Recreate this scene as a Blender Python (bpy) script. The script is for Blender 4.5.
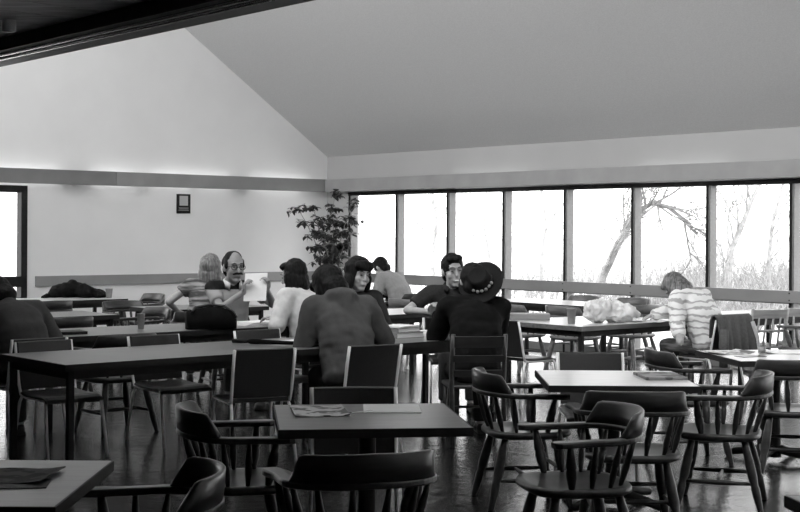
import bpy, math, random
from mathutils import Vector as V, Matrix as M, Euler, noise
random.seed(7)
SC = bpy.context.scene
COL = SC.collection
pi = math.pi
for o in list(bpy.data.objects):
    bpy.data.objects.remove(o)

# ------------------------------------------------------------------ camera
EYE = 1.58
ROLL = 0.0055
cd = bpy.data.cameras.new('camera')
cd.sensor_width = 36.0
cd.lens = 36.0 * 1350 / 800
cd.shift_y = -23.7 / 800
cd.clip_start = 0.05
cd.clip_end = 400
cam = bpy.data.objects.new('camera', cd)
cam.location = (0, 0, EYE)
cam.rotation_euler = (pi / 2, -ROLL, 0)
COL.objects.link(cam)
SC.camera = cam
# ------------------------------------------------------------------ exposure
SC.view_settings.view_transform = 'Standard'
SC.view_settings.look = 'None'
SC.view_settings.gamma = 1.0
SC.view_settings.use_curve_mapping = False
SC.view_settings.exposure = 0.25
SC.cycles.max_bounces = 10
SC.cycles.diffuse_bounces = 6
SC.cycles.glossy_bounces = 4
SC.cycles.transparent_max_bounces = 16
SC.cycles.sample_clamp_indirect = 6.0
SC.cycles.use_denoising = True
# ------------------------------------------------------------------ sky: overcast, brighter towards the zenith
SKY = 5.0
wd = bpy.data.worlds.new('sky')
SC.world = wd
wd.use_nodes = True
nt = wd.node_tree
for n in list(nt.nodes):
    nt.nodes.remove(n)
wo = nt.nodes.new('ShaderNodeOutputWorld')
bg = nt.nodes.new('ShaderNodeBackground')
tc = nt.nodes.new('ShaderNodeTexCoord')
sx = nt.nodes.new('ShaderNodeSeparateXYZ')
rp = nt.nodes.new('ShaderNodeValToRGB')
rp.color_ramp.elements[0].position = 0.0
rp.color_ramp.elements[0].color = (0.75, 0.75, 0.75, 1)
rp.color_ramp.elements[1].position = 0.7
rp.color_ramp.elements[1].color = (1, 1, 1, 1)
nt.links.new(tc.outputs['Generated'], sx.inputs[0])
nt.links.new(sx.outputs['Z'], rp.inputs[0])
nt.links.new(rp.outputs[0], bg.inputs['Color'])
bg.inputs['Strength'].default_value = SKY
nt.links.new(bg.outputs[0], wo.inputs[0])

# ------------------------------------------------------------------ room frame
# window wall runs from the corner CR along U2, the gable wall runs from CR along NN
CR = V((-1.19, 22.0, 0))
U2 = V((0.6485, -0.7612, 0))
NN = V((-0.7612, -0.6485, 0))
RZ = math.atan2(U2.y, U2.x)


def RW(a, b, z=0.0):
    return CR + U2 * a + NN * b + V((0, 0, z))


def at_px(px, py, Z):
    """point of the room at depth Z behind a place in the photograph (used to read positions off it)"""
    dx = (px - 400) / 1350
    dy = (232.3 - py) / 1350
    return V((dx - dy * ROLL, 1, dx * ROLL + dy)) * Z + V((0, 0, EYE))


def L(al, ac, z=0.0):           # rows of tables: along the row, across it towards the camera
    return V((-2.09, 8.46, z)) - NN * al + U2 * ac


# cove tubes behind the wood trim on the gable wall and the window wall
def strip_light(name, p, q, power, width=0.05, tilt=(0, 0, 1)):
    ld = bpy.data.lights.new(name, 'AREA')
    ld.shape = 'RECTANGLE'
    d = q - p
    ld.size = d.length
    ld.size_y = width
    ld.energy = power
    o = bpy.data.objects.new(name, ld)
    COL.objects.link(o)
    x = d.normalized()
    z = -V(tilt).normalized()
    z = (z - x * z.dot(x)).normalized()
    y = z.cross(x)
    o.matrix_world = M.Translation((p + q) / 2) @ M((x, y, z)).transposed().to_4x4()
    return o


COVE = 0.85
for (b0, b1) in ((0.4, 1.5), (1.9, 3.3), (3.5, 4.2), (4.75, 6.1), (6.5, 7.9)):
    strip_light('cove_tube', RW(0.13, b0, 2.33), RW(0.13, b1, 2.33), COVE * (b1 - b0), 0.04, tilt=-U2)
for (a0, a1) in ((3.1, 4.6), (6.5, 7.9)):
    strip_light('cove_tube', RW(a0, 0.13, 2.33), RW(a1, 0.13, 2.33), 0.45 * (a1 - a0), 0.04, tilt=-NN)

# ------------------------------------------------------------------ materials
MATS = {}
DULL = ('black_cloth', 'black_polo', 'two_tone_polo', 'dark_sweater', 'grey_sweatshirt', 'dark_collar_shirt', 'black_felt', 'dark_denim', 'dark_edging', 'dark_hair', 'black_metal')


def mat(name, c, rough=0.6, kind='plain', scale=20.0, var=0.15, bump=0.0, metal=0.0, spec=0.5, c2=None, coat=0.0):
    if name in MATS:
        return MATS[name]
    m = bpy.data.materials.new(name)
    m.use_nodes = True
    t = m.node_tree
    b = t.nodes['Principled BSDF']
    b.inputs['Roughness'].default_value = rough
    b.inputs['Metallic'].default_value = metal
    b.inputs['Specular IOR Level'].default_value = spec
    b.inputs['Coat Weight'].default_value = coat
    b.inputs['Coat Roughness'].default_value = 0.12
    co = t.nodes.new('ShaderNodeTexCoord')
    mp = t.nodes.new('ShaderNodeMapping')
    t.links.new(co.outputs['Object'], mp.inputs[0])
    r = t.nodes.new('ShaderNodeValToRGB')
    lo, hi = c * (1 - var), min(1.0, c * (1 + var))
    if c2 is not None:
        lo, hi = c, c2
    r.color_ramp.elements[0].color = (lo, lo, lo, 1)
    r.color_ramp.elements[1].color = (hi, hi, hi, 1)
    if kind == 'wood':
        mp.inputs['Scale'].default_value = (scale * 0.12, scale, scale)
        n = t.nodes.new('ShaderNodeTexNoise')
        n.inputs['Scale'].default_value = 3.0
        n.inputs['Detail'].default_value = 6
        out = n.outputs['Fac']
        r.color_ramp.elements[0].position = 0.3
        r.color_ramp.elements[1].position = 0.7
    elif kind == 'stripes':
        n = t.nodes.new('ShaderNodeTexWave')
        n.wave_type = 'BANDS'
        n.bands_direction = 'Z'
        n.inputs['Scale'].default_value = scale
        n.inputs['Distortion'].default_value = 5.0
        n.inputs['Detail Scale'].default_value = 1.5
        out = n.outputs['Fac']
        r.color_ramp.elements[0].position = 0.12
        r.color_ramp.elements[1].position = 0.3
    elif kind == 'streaks':
        mp.inputs['Scale'].default_value = (3, 3, 22)
        n = t.nodes.new('ShaderNodeTexNoise')
        n.inputs['Scale'].default_value = 1.6
        n.inputs['Detail'].default_value = 3
        out = n.outputs['Fac']
        r.color_ramp.elements[0].position = 0.42
        r.color_ramp.elements[1].position = 0.62
    elif kind == 'strands':
        mp.inputs['Scale'].default_value = (60, 60, 4)
        n = t.nodes.new('ShaderNodeTexNoise')
        n.inputs['Scale'].default_value = 1.0
        out = n.outputs['Fac']
        r.color_ramp.elements[0].position = 0.35
        r.color_ramp.elements[1].position = 0.65
    elif kind == 'split':        # two-tone knit: pale below a height on the chest, dark above
        n = t.nodes.new('ShaderNodeSeparateXYZ')
        mr = t.nodes.new('ShaderNodeMath')
        mr.operation = 'LESS_THAN'
        mr.inputs[1].default_value = scale
        t.links.new(n.outputs['Z'], mr.inputs[0])
        out = mr.outputs[0]
        r.color_ramp.elements[0].position = 0.0
        r.color_ramp.elements[1].position = 1.0
    elif kind == 'blotch':
        n = t.nodes.new('ShaderNodeTexVoronoi')
        n.inputs['Scale'].default_value = scale
        out = n.outputs['Distance']
        r.color_ramp.elements[0].position = 0.25
        r.color_ramp.elements[1].position = 0.5
    else:
        n = t.nodes.new('ShaderNodeTexNoise')
        n.inputs['Scale'].default_value = scale
        n.inputs['Detail'].default_value = 4
        out = n.outputs['Fac']
        r.color_ramp.elements[0].position = 0.3
        r.color_ramp.elements[1].position = 0.7
    t.links.new(mp.outputs[0], n.inputs[0])
    t.links.new(out, r.inputs[0])
    t.links.new(r.outputs[0], b.inputs['Base Color'])
    if bump:
        bp = t.nodes.new('ShaderNodeBump')
        bp.inputs['Strength'].default_value = bump
        bp.inputs['Distance'].default_value = 0.01
        t.links.new(out, bp.inputs['Height'])
        t.links.new(bp.outputs[0], b.inputs['Normal'])
    if name in DULL:
        b.inputs['Specular IOR Level'].default_value = 0.12
    MATS[name] = m
    return m


def glass_mat():
    m = bpy.data.materials.new('window_glass')
    m.use_nodes = True
    t = m.node_tree
    for n in list(t.nodes):
        t.nodes.remove(n)
    o = t.nodes.new('ShaderNodeOutputMaterial')
    mx = t.nodes.new('ShaderNodeMixShader')
    lw = t.nodes.new('ShaderNodeLayerWeight')
    lw.inputs['Blend'].default_value = 0.5
    pw = t.nodes.new('ShaderNodeMath')
    pw.operation = 'POWER'
    pw.inputs[1].default_value = 4.0
    t.links.new(lw.outputs['Facing'], pw.inputs[0])
    fr = t.nodes.new('ShaderNodeMath')
    fr.operation = 'MULTIPLY_ADD'
    fr.inputs[1].default_value = 0.5
    fr.inputs[2].default_value = 0.02
    t.links.new(pw.outputs[0], fr.inputs[0])
    tr = t.nodes.new('ShaderNodeBsdfTransparent')
    tr.inputs[0].default_value = (0.95, 0.95, 0.95, 1)
    gl = t.nodes.new('ShaderNodeBsdfGlossy')
    gl.inputs['Roughness'].default_value = 0.02
    t.links.new(fr.outputs[0], mx.inputs[0])
    t.links.new(tr.outputs[0], mx.inputs[1])
    t.links.new(gl.outputs[0], mx.inputs[2])
    t.links.new(mx.outputs[0], o.inputs[0])
    return m


def floor_mat():
    m = bpy.data.materials.new('parquet_tile')
    m.use_nodes = True
    t = m.node_tree
    b = t.nodes['Principled BSDF']
    co = t.nodes.new('ShaderNodeTexCoord')
    mp = t.nodes.new('ShaderNodeMapping')
    mp.inputs['Rotation'].default_value = (0, 0, RZ)
    t.links.new(co.outputs['Object'], mp.inputs[0])
    ck = t.nodes.new('ShaderNodeTexChecker')
    ck.inputs['Scale'].default_value = 3.3
    ck.inputs['Color1'].default_value = (0.018, 0.018, 0.018, 1)
    ck.inputs['Color2'].default_value = (0.036, 0.036, 0.036, 1)
    br = t.nodes.new('ShaderNodeTexBrick')
    br.inputs['Scale'].default_value = 6.6
    br.inputs['Mortar Size'].default_value = 0.012
    br.inputs['Color1'].default_value = (0.9, 0.9, 0.9, 1)
    br.inputs['Color2'].default_value = (0.6, 0.6, 0.6, 1)
    br.inputs['Mortar'].default_value = (0.25, 0.25, 0.25, 1)
    mu = t.nodes.new('ShaderNodeMixRGB')
    mu.blend_type = 'MULTIPLY'
    mu.inputs[0].default_value = 1.0
    t.links.new(mp.outputs[0], ck.inputs['Vector'])
    t.links.new(mp.outputs[0], br.inputs['Vector'])
    t.links.new(ck.outputs['Color'], mu.inputs[1])
    t.links.new(br.outputs['Color'], mu.inputs[2])
    t.links.new(mu.outputs[0], b.inputs['Base Color'])
    nz = t.nodes.new('ShaderNodeTexNoise')
    nz.inputs['Scale'].default_value = 9.0
    nz.inputs['Detail'].default_value = 3
    t.links.new(mp.outputs[0], nz.inputs['Vector'])
    ad = t.nodes.new('ShaderNodeMath')
    ad.operation = 'MULTIPLY_ADD'
    ad.inputs[1].default_value = 0.25
    t.links.new(br.outputs['Fac'], ad.inputs[0])
    t.links.new(nz.outputs['Fac'], ad.inputs[2])
    bp = t.nodes.new('ShaderNodeBump')
    bp.inputs['Strength'].default_value = 0.22
    bp.inputs['Distance'].default_value = 0.02
    t.links.new(ad.outputs[0], bp.inputs['Height'])
    t.links.new(bp.outputs[0], b.inputs['Normal'])
    b.inputs['Roughness'].default_value = 0.2
    b.inputs['Specular IOR Level'].default_value = 0.27
    return m


def news_mat(name, base, ink):
    """newsprint: columns of fine grey lines with darker picture blocks"""
    if name in MATS:
        return MATS[name]
    m = bpy.data.materials.new(name)
    m.use_nodes = True
    t = m.node_tree
    b = t.nodes['Principled BSDF']
    b.inputs['Roughness'].default_value = 0.8
    co = t.nodes.new('ShaderNodeTexCoord')
    w = t.nodes.new('ShaderNodeTexWave')
    w.bands_direction = 'Y'
    w.inputs['Scale'].default_value = 28
    w.inputs['Distortion'].default_value = 1.0
    n = t.nodes.new('ShaderNodeTexNoise')
    n.inputs['Scale'].default_value = 11
    r = t.nodes.new('ShaderNodeValToRGB')
    r.color_ramp.elements[0].position = 0.5
    r.color_ramp.elements[1].position = 0.56
    mx = t.nodes.new('ShaderNodeMixRGB')
    mx.inputs[1].default_value = (base, base, base, 1)
    mx.inputs[2].default_value = (ink, ink, ink, 1)
    mu = t.nodes.new('ShaderNodeMath')
    mu.operation = 'MULTIPLY_ADD'
    mu.inputs[1].default_value = 0.3
    t.links.new(co.outputs['Object'], w.inputs['Vector'])
    t.links.new(co.outputs['Object'], n.inputs['Vector'])
    t.links.new(n.outputs['Fac'], r.inputs[0])
    t.links.new(w.outputs['Fac'], mu.inputs[0])
    t.links.new(r.outputs[0], mu.inputs[2])
    mu.use_clamp = True
    t.links.new(mu.outputs[0], mx.inputs[0])
    t.links.new(mx.outputs[0], b.inputs['Base Color'])
    MATS[name] = m
    return m


GLASS = glass_mat()
FLOOR = floor_mat()
m_wall = mat('white_wall', 0.78, 0.9, scale=2.0, var=0.02)
m_ceil = mat('textured_ceiling', 0.62, 0.95, scale=60, var=0.06, bump=0.3)
m_band = mat('grey_painted_band', 0.44, 0.9, scale=2.0, var=0.02)
m_trim2 = mat('pale_wood_trim', 0.32, 0.5, scale=3, var=0.08)
m_trim3 = mat('darker_wood_trim', 0.19, 0.5, scale=3, var=0.08)
m_dark = mat('dark_wall', 0.10, 0.9, var=0.1)
m_trim = mat('grey_wood_trim', 0.25, 0.5, scale=3, var=0.08)
m_post = mat('grey_mullion', 0.19, 0.5, 'wood', 14, 0.1)
m_black = mat('black_metal', 0.018, 0.45)
m_soffit = mat('dark_board_ceiling', 0.48, 0.6, 'wood', 10, 0.4)
m_chrome = mat('bright_metal', 0.86, 0.3, metal=0.1, var=0.03)
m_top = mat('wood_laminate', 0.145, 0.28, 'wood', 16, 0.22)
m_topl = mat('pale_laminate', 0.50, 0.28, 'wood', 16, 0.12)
m_edge = mat('dark_edging', 0.025, 0.5)
m_chair = mat('dark_stained_wood', 0.030, 0.32, 'wood', 12, 0.35)
m_chair2 = mat('mid_stained_wood', 0.12, 0.35, 'wood', 12, 0.3)
m_lwood = mat('pale_wood', 0.38, 0.45, 'wood', 12, 0.2)
m_vinyl = mat('black_vinyl', 0.022, 0.38, scale=120, var=0.2)
m_paper = mat('white_paper', 0.80, 0.8, scale=8, var=0.03)
m_news = news_mat('newsprint', 0.68, 0.16)
m_newsd = news_mat('dark_newsprint', 0.10, 0.03)
m_skin = mat('skin', 0.36, 0.55, scale=30, var=0.08)
m_skind = mat('tanned_skin', 0.28, 0.55, scale=30, var=0.08)
m_hair = mat('dark_hair', 0.006, 0.6, 'strands', c2=0.016)
m_hairb = mat('blonde_hair', 0.07, 0.45, 'strands', c2=0.24)
m_hairg = mat('brown_hair', 0.05, 0.45, 'strands', c2=0.20)
m_eye = mat('dark_eye', 0.015, 0.3)
m_tooth = mat('teeth', 0.7, 0.3)
m_denim = mat('dark_denim', 0.05, 0.85, scale=80)
m_shoe = mat('dark_shoe', 0.02, 0.5)

# ------------------------------------------------------------------ mesh builder


class MB:
    def __init__(s):
        s.v = []
        s.f = []

    def add(s, vs, fs):
        k = len(s.v)
        s.v += [V(p) for p in vs]
        s.f += [tuple(i + k for i in f) for f in fs]
        return s

    def box(s, c, size, R=None):
        hx, hy, hz = size[0] / 2, size[1] / 2, size[2] / 2
        P = [V((x, y, z)) for x in (-hx, hx) for y in (-hy, hy) for z in (-hz, hz)]
        if R is not None:
            P = [R @ p for p in P]
        c = V(c)
        return s.add([p + c for p in P], [(0, 1, 3, 2), (4, 6, 7, 5), (0, 4, 5, 1), (2, 3, 7, 6), (0, 2, 6, 4), (1, 5, 7, 3)])

    def tube(s, pts, r, n=10, cap=True, flat=1.0, up=None):
        pts = [V(p) for p in pts]
        rs = r if isinstance(r, (list, tuple)) else [r] * len(pts)
        k = len(s.v)
        prev = None
        for i, p in enumerate(pts):
            if i == 0:
                d = pts[1] - p
            elif i == len(pts) - 1:
                d = p - pts[i - 1]
            else:
                d = pts[i + 1] - pts[i - 1]
            d = d.normalized()
            if prev is None:
                a = V(up) if up else (V((0, 0, 1)) if abs(d.z) < 0.9 else V((1, 0, 0)))
            else:
                a = prev
            a = (a - d * a.dot(d)).normalized()
            prev = a
            b = d.cross(a)
            for j in range(n):
                t = 2 * pi * j / n
                s.v.append(p + (a * math.cos(t) * flat + b * math.sin(t)) * rs[i])
        for i in range(len(pts) - 1):
            for j in range(n):
                j2 = (j + 1) % n
                s.f.append((k + i * n + j, k + i * n + j2, k + (i + 1) * n + j2, k + (i + 1) * n + j))
        if cap:
            s.f.append(tuple(k + j for j in range(n))[::-1])
            s.f.append(tuple(k + (len(pts) - 1) * n + j for j in range(n)))
        return s

    def capsule(s, a, b, ra, rb, n=12, m=4):
        a, b = V(a), V(b)
        d = (b - a)
        Ln = d.length
        d = d.normalized() if Ln > 1e-6 else V((0, 0, 1))
        pts, rs = [], []
        for i in range(m):
            t = pi / 2 * (1 - (i + 0.15) / m)
            pts.append(a - d * ra * math.sin(t))
            rs.append(max(1e-4, ra * math.cos(t)))
        for i in range(5):
            f = i / 4
            pts.append(a + d * Ln * f)
            rs.append(ra + (rb - ra) * f)
        for i in range(m):
            t = pi / 2 * ((i + 0.85) / m)
            pts.append(b + d * rb * math.sin(t))
            rs.append(max(1e-4, rb * math.cos(t)))
        return s.tube(pts, rs, n)

    def ell(s, c, r, R=None, nu=16, nv=10):
        c = V(c)
        k = len(s.v)
        vs = [V((0, 0, r[2]))]
        for i in range(1, nv):
            t = pi * i / nv
            for j in range(nu):
                p = 2 * pi * j / nu
                vs.append(V((r[0] * math.sin(t) * math.cos(p), r[1] * math.sin(t) * math.sin(p), r[2] * math.cos(t))))
        vs.append(V((0, 0, -r[2])))
        if R is not None:
            vs = [R @ p for p in vs]
        s.v += [p + c for p in vs]
        for j in range(nu):
            j2 = (j + 1) % nu
            s.f.append((k, k + 1 + j, k + 1 + j2))
            for i in range(nv - 2):
                s.f.append((k + 1 + i * nu + j, k + 1 + (i + 1) * nu + j, k + 1 + (i + 1) * nu + j2, k + 1 + i * nu + j2))
            s.f.append((k + 1 + (nv - 2) * nu + j, k + len(vs) - 1, k + 1 + (nv - 2) * nu + j2))
        return s

    def prism(s, poly, z0, z1):
        n = len(poly)
        vs = [(p[0], p[1], z0) for p in poly] + [(p[0], p[1], z1) for p in poly]
        fs = [tuple(range(n))[::-1], tuple(range(n, 2 * n))]
        for i in range(n):
            j = (i + 1) % n
            fs.append((i, j, n + j, n + i))
        return s.add(vs, fs)

    def lathe(s, prof, c=(0, 0, 0), n=20, R=None):
        c = V(c)
        k = len(s.v)
        for (r, z) in prof:
            for j in range(n):
                t = 2 * pi * j / n
                p = V((r * math.cos(t), r * math.sin(t), z))
                if R is not None:
                    p = R @ p
                s.v.append(p + c)
        for i in range(len(prof) - 1):
            for j in range(n):
                j2 = (j + 1) % n
                s.f.append((k + i * n + j, k + i * n + j2, k + (i + 1) * n + j2, k + (i + 1) * n + j))
        s.f.append(tuple(k + j for j in range(n))[::-1])
        s.f.append(tuple(k + (len(prof) - 1) * n + j for j in range(n)))
        return s

    def sweep(s, path, secs, closed_ends=True):
        """path: list of (origin, side vector, up vector); secs: list of 2d sections (same count)"""
        k = len(s.v)
        m = len(secs[0])
        for (o, a, b), sec in zip(path, secs):
            for (x, y) in sec:
                s.v.append(V(o) + V(a) * x + V(b) * y)
        for i in range(len(path) - 1):
            for j in range(m):
                j2 = (j + 1) % m
                s.f.append((k + i * m + j, k + i * m + j2, k + (i + 1) * m + j2, k + (i + 1) * m + j))
        if closed_ends:
            s.f.append(tuple(k + j for j in range(m))[::-1])
            s.f.append(tuple(k + (len(path) - 1) * m + j for j in range(m)))
        return s

    def mesh(s, name):
        me = bpy.data.meshes.new(name)
        me.from_pydata([tuple(p) for p in s.v], [], s.f)
        me.validate()
        me.update()
        return me

    def build(s, name, m, parent=None, smooth=False, bevel=0.0, loc=None):
        me = s.mesh(name)
        me.materials.append(m)
        if smooth:
            for p in me.polygons:
                p.use_smooth = True
        import bmesh
        bm = bmesh.new()
        bm.from_mesh(me)
        bmesh.ops.recalc_face_normals(bm, faces=bm.faces)
        bm.to_mesh(me)
        bm.free()
        o = bpy.data.objects.new(name, me)
        COL.objects.link(o)
        if parent is not None:
            o.parent = parent
        if loc is not None:
            o.location = loc
        if bevel:
            b = o.modifiers.new('bevel', 'BEVEL')
            b.width = bevel
            b.segments = 2
            b.limit_method = 'ANGLE'
        return o


def smooth_angle(o):
    for p in o.data.polygons:
        p.use_smooth = True
    return o


def empty(name, loc=(0, 0, 0), rz=0.0):
    o = bpy.data.objects.new(name, None)
    o.empty_display_size = 0.1
    o.location = loc
    o.rotation_euler = (0, 0, rz)
    COL.objects.link(o)
    return o


def tag(o, label=None, cat=None, group=None, kind=None):
    if label:
        o['label'] = label
    if cat:
        o['category'] = cat
    if group:
        o['group'] = group
    if kind:
        o['kind'] = kind
    return o


KIDS = {}


def copy_tree(o, parent=None):
    c = o.copy()
    COL.objects.link(c)
    if parent is not None:
        c.parent = parent
    for ch in list(o.children):
        copy_tree(ch, c)
    return c


def struct(o):
    o['kind'] = 'structure'
    return o


def yaw_of(f):
    return math.atan2(-f[0], f[1])


RM = M.Rotation(RZ, 3, 'Z')


def room_box(mb, a0, a1, b0, b1, z0, z1):
    """a box with faces along the walls (a along the windows, b away from them)"""
    P = [RW(a, b, z) for a in (a0, a1) for b in (b0, b1) for z in (z0, z1)]
    return mb.add(P, [(0, 1, 3, 2), (4, 6, 7, 5), (0, 4, 5, 1), (2, 3, 7, 6), (0, 2, 6, 4), (1, 5, 7, 3)])


# ================================================================== THE SETTING
EAVE, SLOPE, RIDGE_B = 2.80, 0.676, 9.44
A1, B1 = 21.0, 17.5
BEAM_B = 9.44
Z_SOF = 2.78
struct(room_box(MB(), -0.3, A1 + 0.3, -0.3, B1 + 0.3, -0.12, 0.0).build('floor', FLOOR))


def ridge_z(b):
    return EAVE + SLOPE * min(b, RIDGE_B + 0.2)


# gable wall with the opening of the window left of the picture (b 5.28 .. 8.6)
WB0, WB1 = 5.20, 8.7
gw = MB()
room_box(gw, -0.2, 0, -0.2, WB0, 0, 2.195)
room_box(gw, -0.2, 0, WB1, B1, 0, 2.195)


def wall_poly(mb, pts, a0, a1):
    n = len(pts)
    vs = [RW(a0, b, z) for b, z in pts] + [RW(a1, b, z) for b, z in pts]
    fs = [tuple(range(n)), tuple(range(n, 2 * n))[::-1]]
    for i in range(n):
        j = (i + 1) % n
        fs.append((i, j, n + j, n + i))
    mb.add(vs, fs)


pts = [(-0.2, 2.195), (B1, 2.195), (B1, Z_SOF + 0.1), (BEAM_B + 0.1, Z_SOF + 0.1), (BEAM_B + 0.1, ridge_z(BEAM_B + 0.1)), (-0.2, EAVE - 0.2 * SLOPE)]
wall_poly(gw, pts, -0.2, 0)
struct(gw.build('wall_left', m_wall))
# far end wall, out of the picture
gw = MB()
room_box(gw, A1, A1 + 0.2, -0.2, B1, 0, 2.195)
wall_poly(gw, pts, A1, A1 + 0.2)
struct(gw.build('wall_right', m_wall))
struct(room_box(MB(), -0.2, A1 + 0.2, B1, B1 + 0.2, 0, Z_SOF + 0.1).build('wall_back', m_dark))
# window wall: band over the windows
ww = MB()
room_box(ww, 0, A1, -0.2, 0, 2.195, EAVE)
room_box(ww, 0, 0.58, -0.2, 0, 0, 2.195)
room_box(ww, 18.05, A1, -0.2, 0, 0, 2.195)
struct(ww.build('wall_window', m_band))
# sloped ceiling (both slopes) and the wall that closes it over the beam
cl = MB()
for (b0, b1) in ((-0.2, BEAM_B + 0.2),):
    P = []
    for z in (0, 0.12):
        P += [RW(-0.2, b0, ridge_z(b0) + z), RW(A1 + 0.2, b0, ridge_z(b0) + z), RW(A1 + 0.2, b1, ridge_z(b1) + z), RW(-0.2, b1, ridge_z(b1) + z)]
    cl.add(P, [(0, 1, 2, 3), (7, 6, 5, 4), (0, 4, 5, 1), (1, 5, 6, 2), (2, 6, 7, 3), (3, 7, 4, 0)])
struct(cl.build('ceiling', m_ceil))
# unseen wall over the beam, its clerestory windows added to brighten the vault
CZ0, CZ1 = 3.7, 8.2
ch = MB()
room_box(ch, 0, A1, BEAM_B + 0.02, BEAM_B + 0.12, 2.9, CZ0)
room_box(ch, 0, A1, BEAM_B + 0.02, BEAM_B + 0.12, CZ1, ridge_z(BEAM_B) + 0.05)
struct(ch.build('wall_clerestory_added', m_wall))
for k in range(7):
    a0, a1 = A1 * k / 7, A1 * (k + 1) / 7
    w = MB()
    for (p0, p1, z0, z1) in ((a0, a0 + 0.06, CZ0, CZ1), (a1 - 0.06, a1, CZ0, CZ1), (a0, a1, CZ0, CZ0 + 0.06), (a0, a1, CZ1 - 0.06, CZ1)):
        room_box(w, p0, p1, BEAM_B + 0.03, BEAM_B + 0.11, z0, z1)
    wo_ = struct(w.build('window_%d' % (17 + k), m_post))  # added bay out of view, lets in extra daylight
    room_box(MB(), a0 + 0.06, a1 - 0.06, BEAM_B + 0.06, BEAM_B + 0.066, CZ0 + 0.06, CZ1 - 0.06).build('pane', GLASS, wo_)
# low board ceiling over the near half of the room, its beam and its two metal tracks
so = MB()
nb = 30
for i in range(nb * 2):
    a0 = i * (A1 / (nb * 2))
    room_box(so, a0 + 0.008, a0 + A1 / (nb * 2) - 0.008, BEAM_B + 0.35, B1, Z_SOF, Z_SOF + 0.05)
room_box(so, -0.1, A1, BEAM_B + 0.35, B1, Z_SOF + 0.04, Z_SOF + 0.16)
struct(so.build('ceiling_low', m_soffit))
struct(room_box(MB(), 0, A1, BEAM_B, BEAM_B + 0.36, 2.70, 2.95).build('beam', m_black, bevel=0.004))
m_track = mat('bright_metal_track', 0.8, 0.25, metal=1.0)
for k, bb in enumerate((0.205, 0.29)):
    p, q = RW(0, BEAM_B + bb, 2.694), RW(A1, BEAM_B + bb, 2.694)
    struct(MB().tube([p, q], 0.012, 12).build('trim_%d' % (20 + k), m_track, smooth=True))

# wood trim boards (cove) and the chair rail
def board(name, mbfun, m=m_trim):
    mb = MB()
    mbfun(mb)
    return struct(mb.build(name, m, bevel=0.006))


TB0, TB1 = 2.222, 2.425
JOINT = 3.92
board('trim_1', lambda mb: (room_box(mb, 0.15, 0.18, 0.15, JOINT, TB0, TB1), [room_box(mb, 0, 0.16, b, b + 0.05, TB0 + 0.01, TB0 + 0.05) for b in (0.5, 2.5)]))
board('trim_5', lambda mb: (room_box(mb, 0.15, 0.18, JOINT + 0.004, B1 - 8, TB0, TB1), [room_box(mb, 0, 0.16, b, b + 0.05, TB0 + 0.01, TB0 + 0.05) for b in (4.5, 6.5, 8.5)]), m_trim3)
board('trim_2', lambda mb: (room_box(mb, 0.15, 18.1, 0.15, 0.18, TB0, TB1), [room_box(mb, a, a + 0.05, 0, 0.16, TB0 + 0.01, TB0 + 0.05) for a in (0.5, 3, 6, 9, 12, 15)]), m_trim2)
board('trim_3', lambda mb: room_box(mb, 0.0, 0.03, 0.03, WB0 - 0.12, 0.80, 0.945))
board('trim_4', lambda mb: room_box(mb, 0.0, 18.05, 0.0, 0.045, 0.80, 0.940))
struct(room_box(MB(), 0.0, 0.02, 0.02, WB0 - 0.05, 0, 0.1).build('baseboard_left', m_dark))
# small clips along the trim of the gable wall
# window wall posts, heads and glass
posts = [0.60 + 1.159 * k for k in range(16)]
for k, a in enumerate(posts):
    mb = MB()
    room_box(mb, a - 0.028, a + 0.028, -0.135, -0.004, 0.0, 2.195)
    o = struct(mb.build('trim_%d' % (30 + k), m_post, bevel=0.004))
    mb = MB()
    room_box(mb, a - 0.033, a + 0.0, -0.004, 0.004, 0.0, 2.195)
    mb.build('shade_strip', m_black, o)  # black strip stands in for the backlit shade on the post's inner face
    mb = MB()
    for z in (0.83, 0.91):
        p = RW(a, 0.046, z)
        mb.ell(p, (0.009, 0.009, 0.009), nu=8, nv=6)
    mb.build('bolt', m_black, o)
hd = MB()
room_box(hd, 0.57, 18.05, -0.14, 0.02, 2.16, 2.215)
struct(hd.build('trim_10', m_black))
sl = MB()
room_box(sl, 0.57, 18.05, -0.14, 0.0, 0.0, 0.10)
struct(sl.build('trim_11', m_trim))
for k in range(15):
    a0, a1 = posts[k] + 0.03, posts[k + 1] - 0.03
    w = MB()
    room_box(w, a0, a1, -0.12, -0.105, 0.78, 0.86)
    wo_ = struct(w.build('window_%d' % (k + 1), m_post))
    for (z0, z1) in ((0.10, 0.78), (0.86, 2.16)):
        g = MB()
        room_box(g, a0, a1, -0.116, -0.110, z0, z1)
        g.build('pane', GLASS, wo_)
# window in the gable wall, left edge of the picture
w = MB()
for (b0, b1, z0, z1) in ((WB0, WB0 + 0.09, 0, 2.195), (WB1 - 0.09, WB1, 0, 2.195), (WB0 + 1.7, WB0 + 1.76, 0, 2.195), (WB0, WB1, 2.10, 2.195), (WB0, WB1, 0, 0.08), (WB0, WB1, 0.80, 0.945)):
    room_box(w, -0.13, 0.02, b0, b1, z0, z1)
wo_ = struct(w.build('window_16', m_black, bevel=0.004))
for (b0, b1) in ((WB0 + 0.09, WB0 + 1.7), (WB0 + 1.76, WB1 - 0.09)):
    for (z0, z1) in ((0.08, 0.80), (0.945, 2.10)):
        g = MB()
        room_box(g, -0.07, -0.064, b0, b1, z0, z1)
        g.build('pane', GLASS, wo_)

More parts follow.
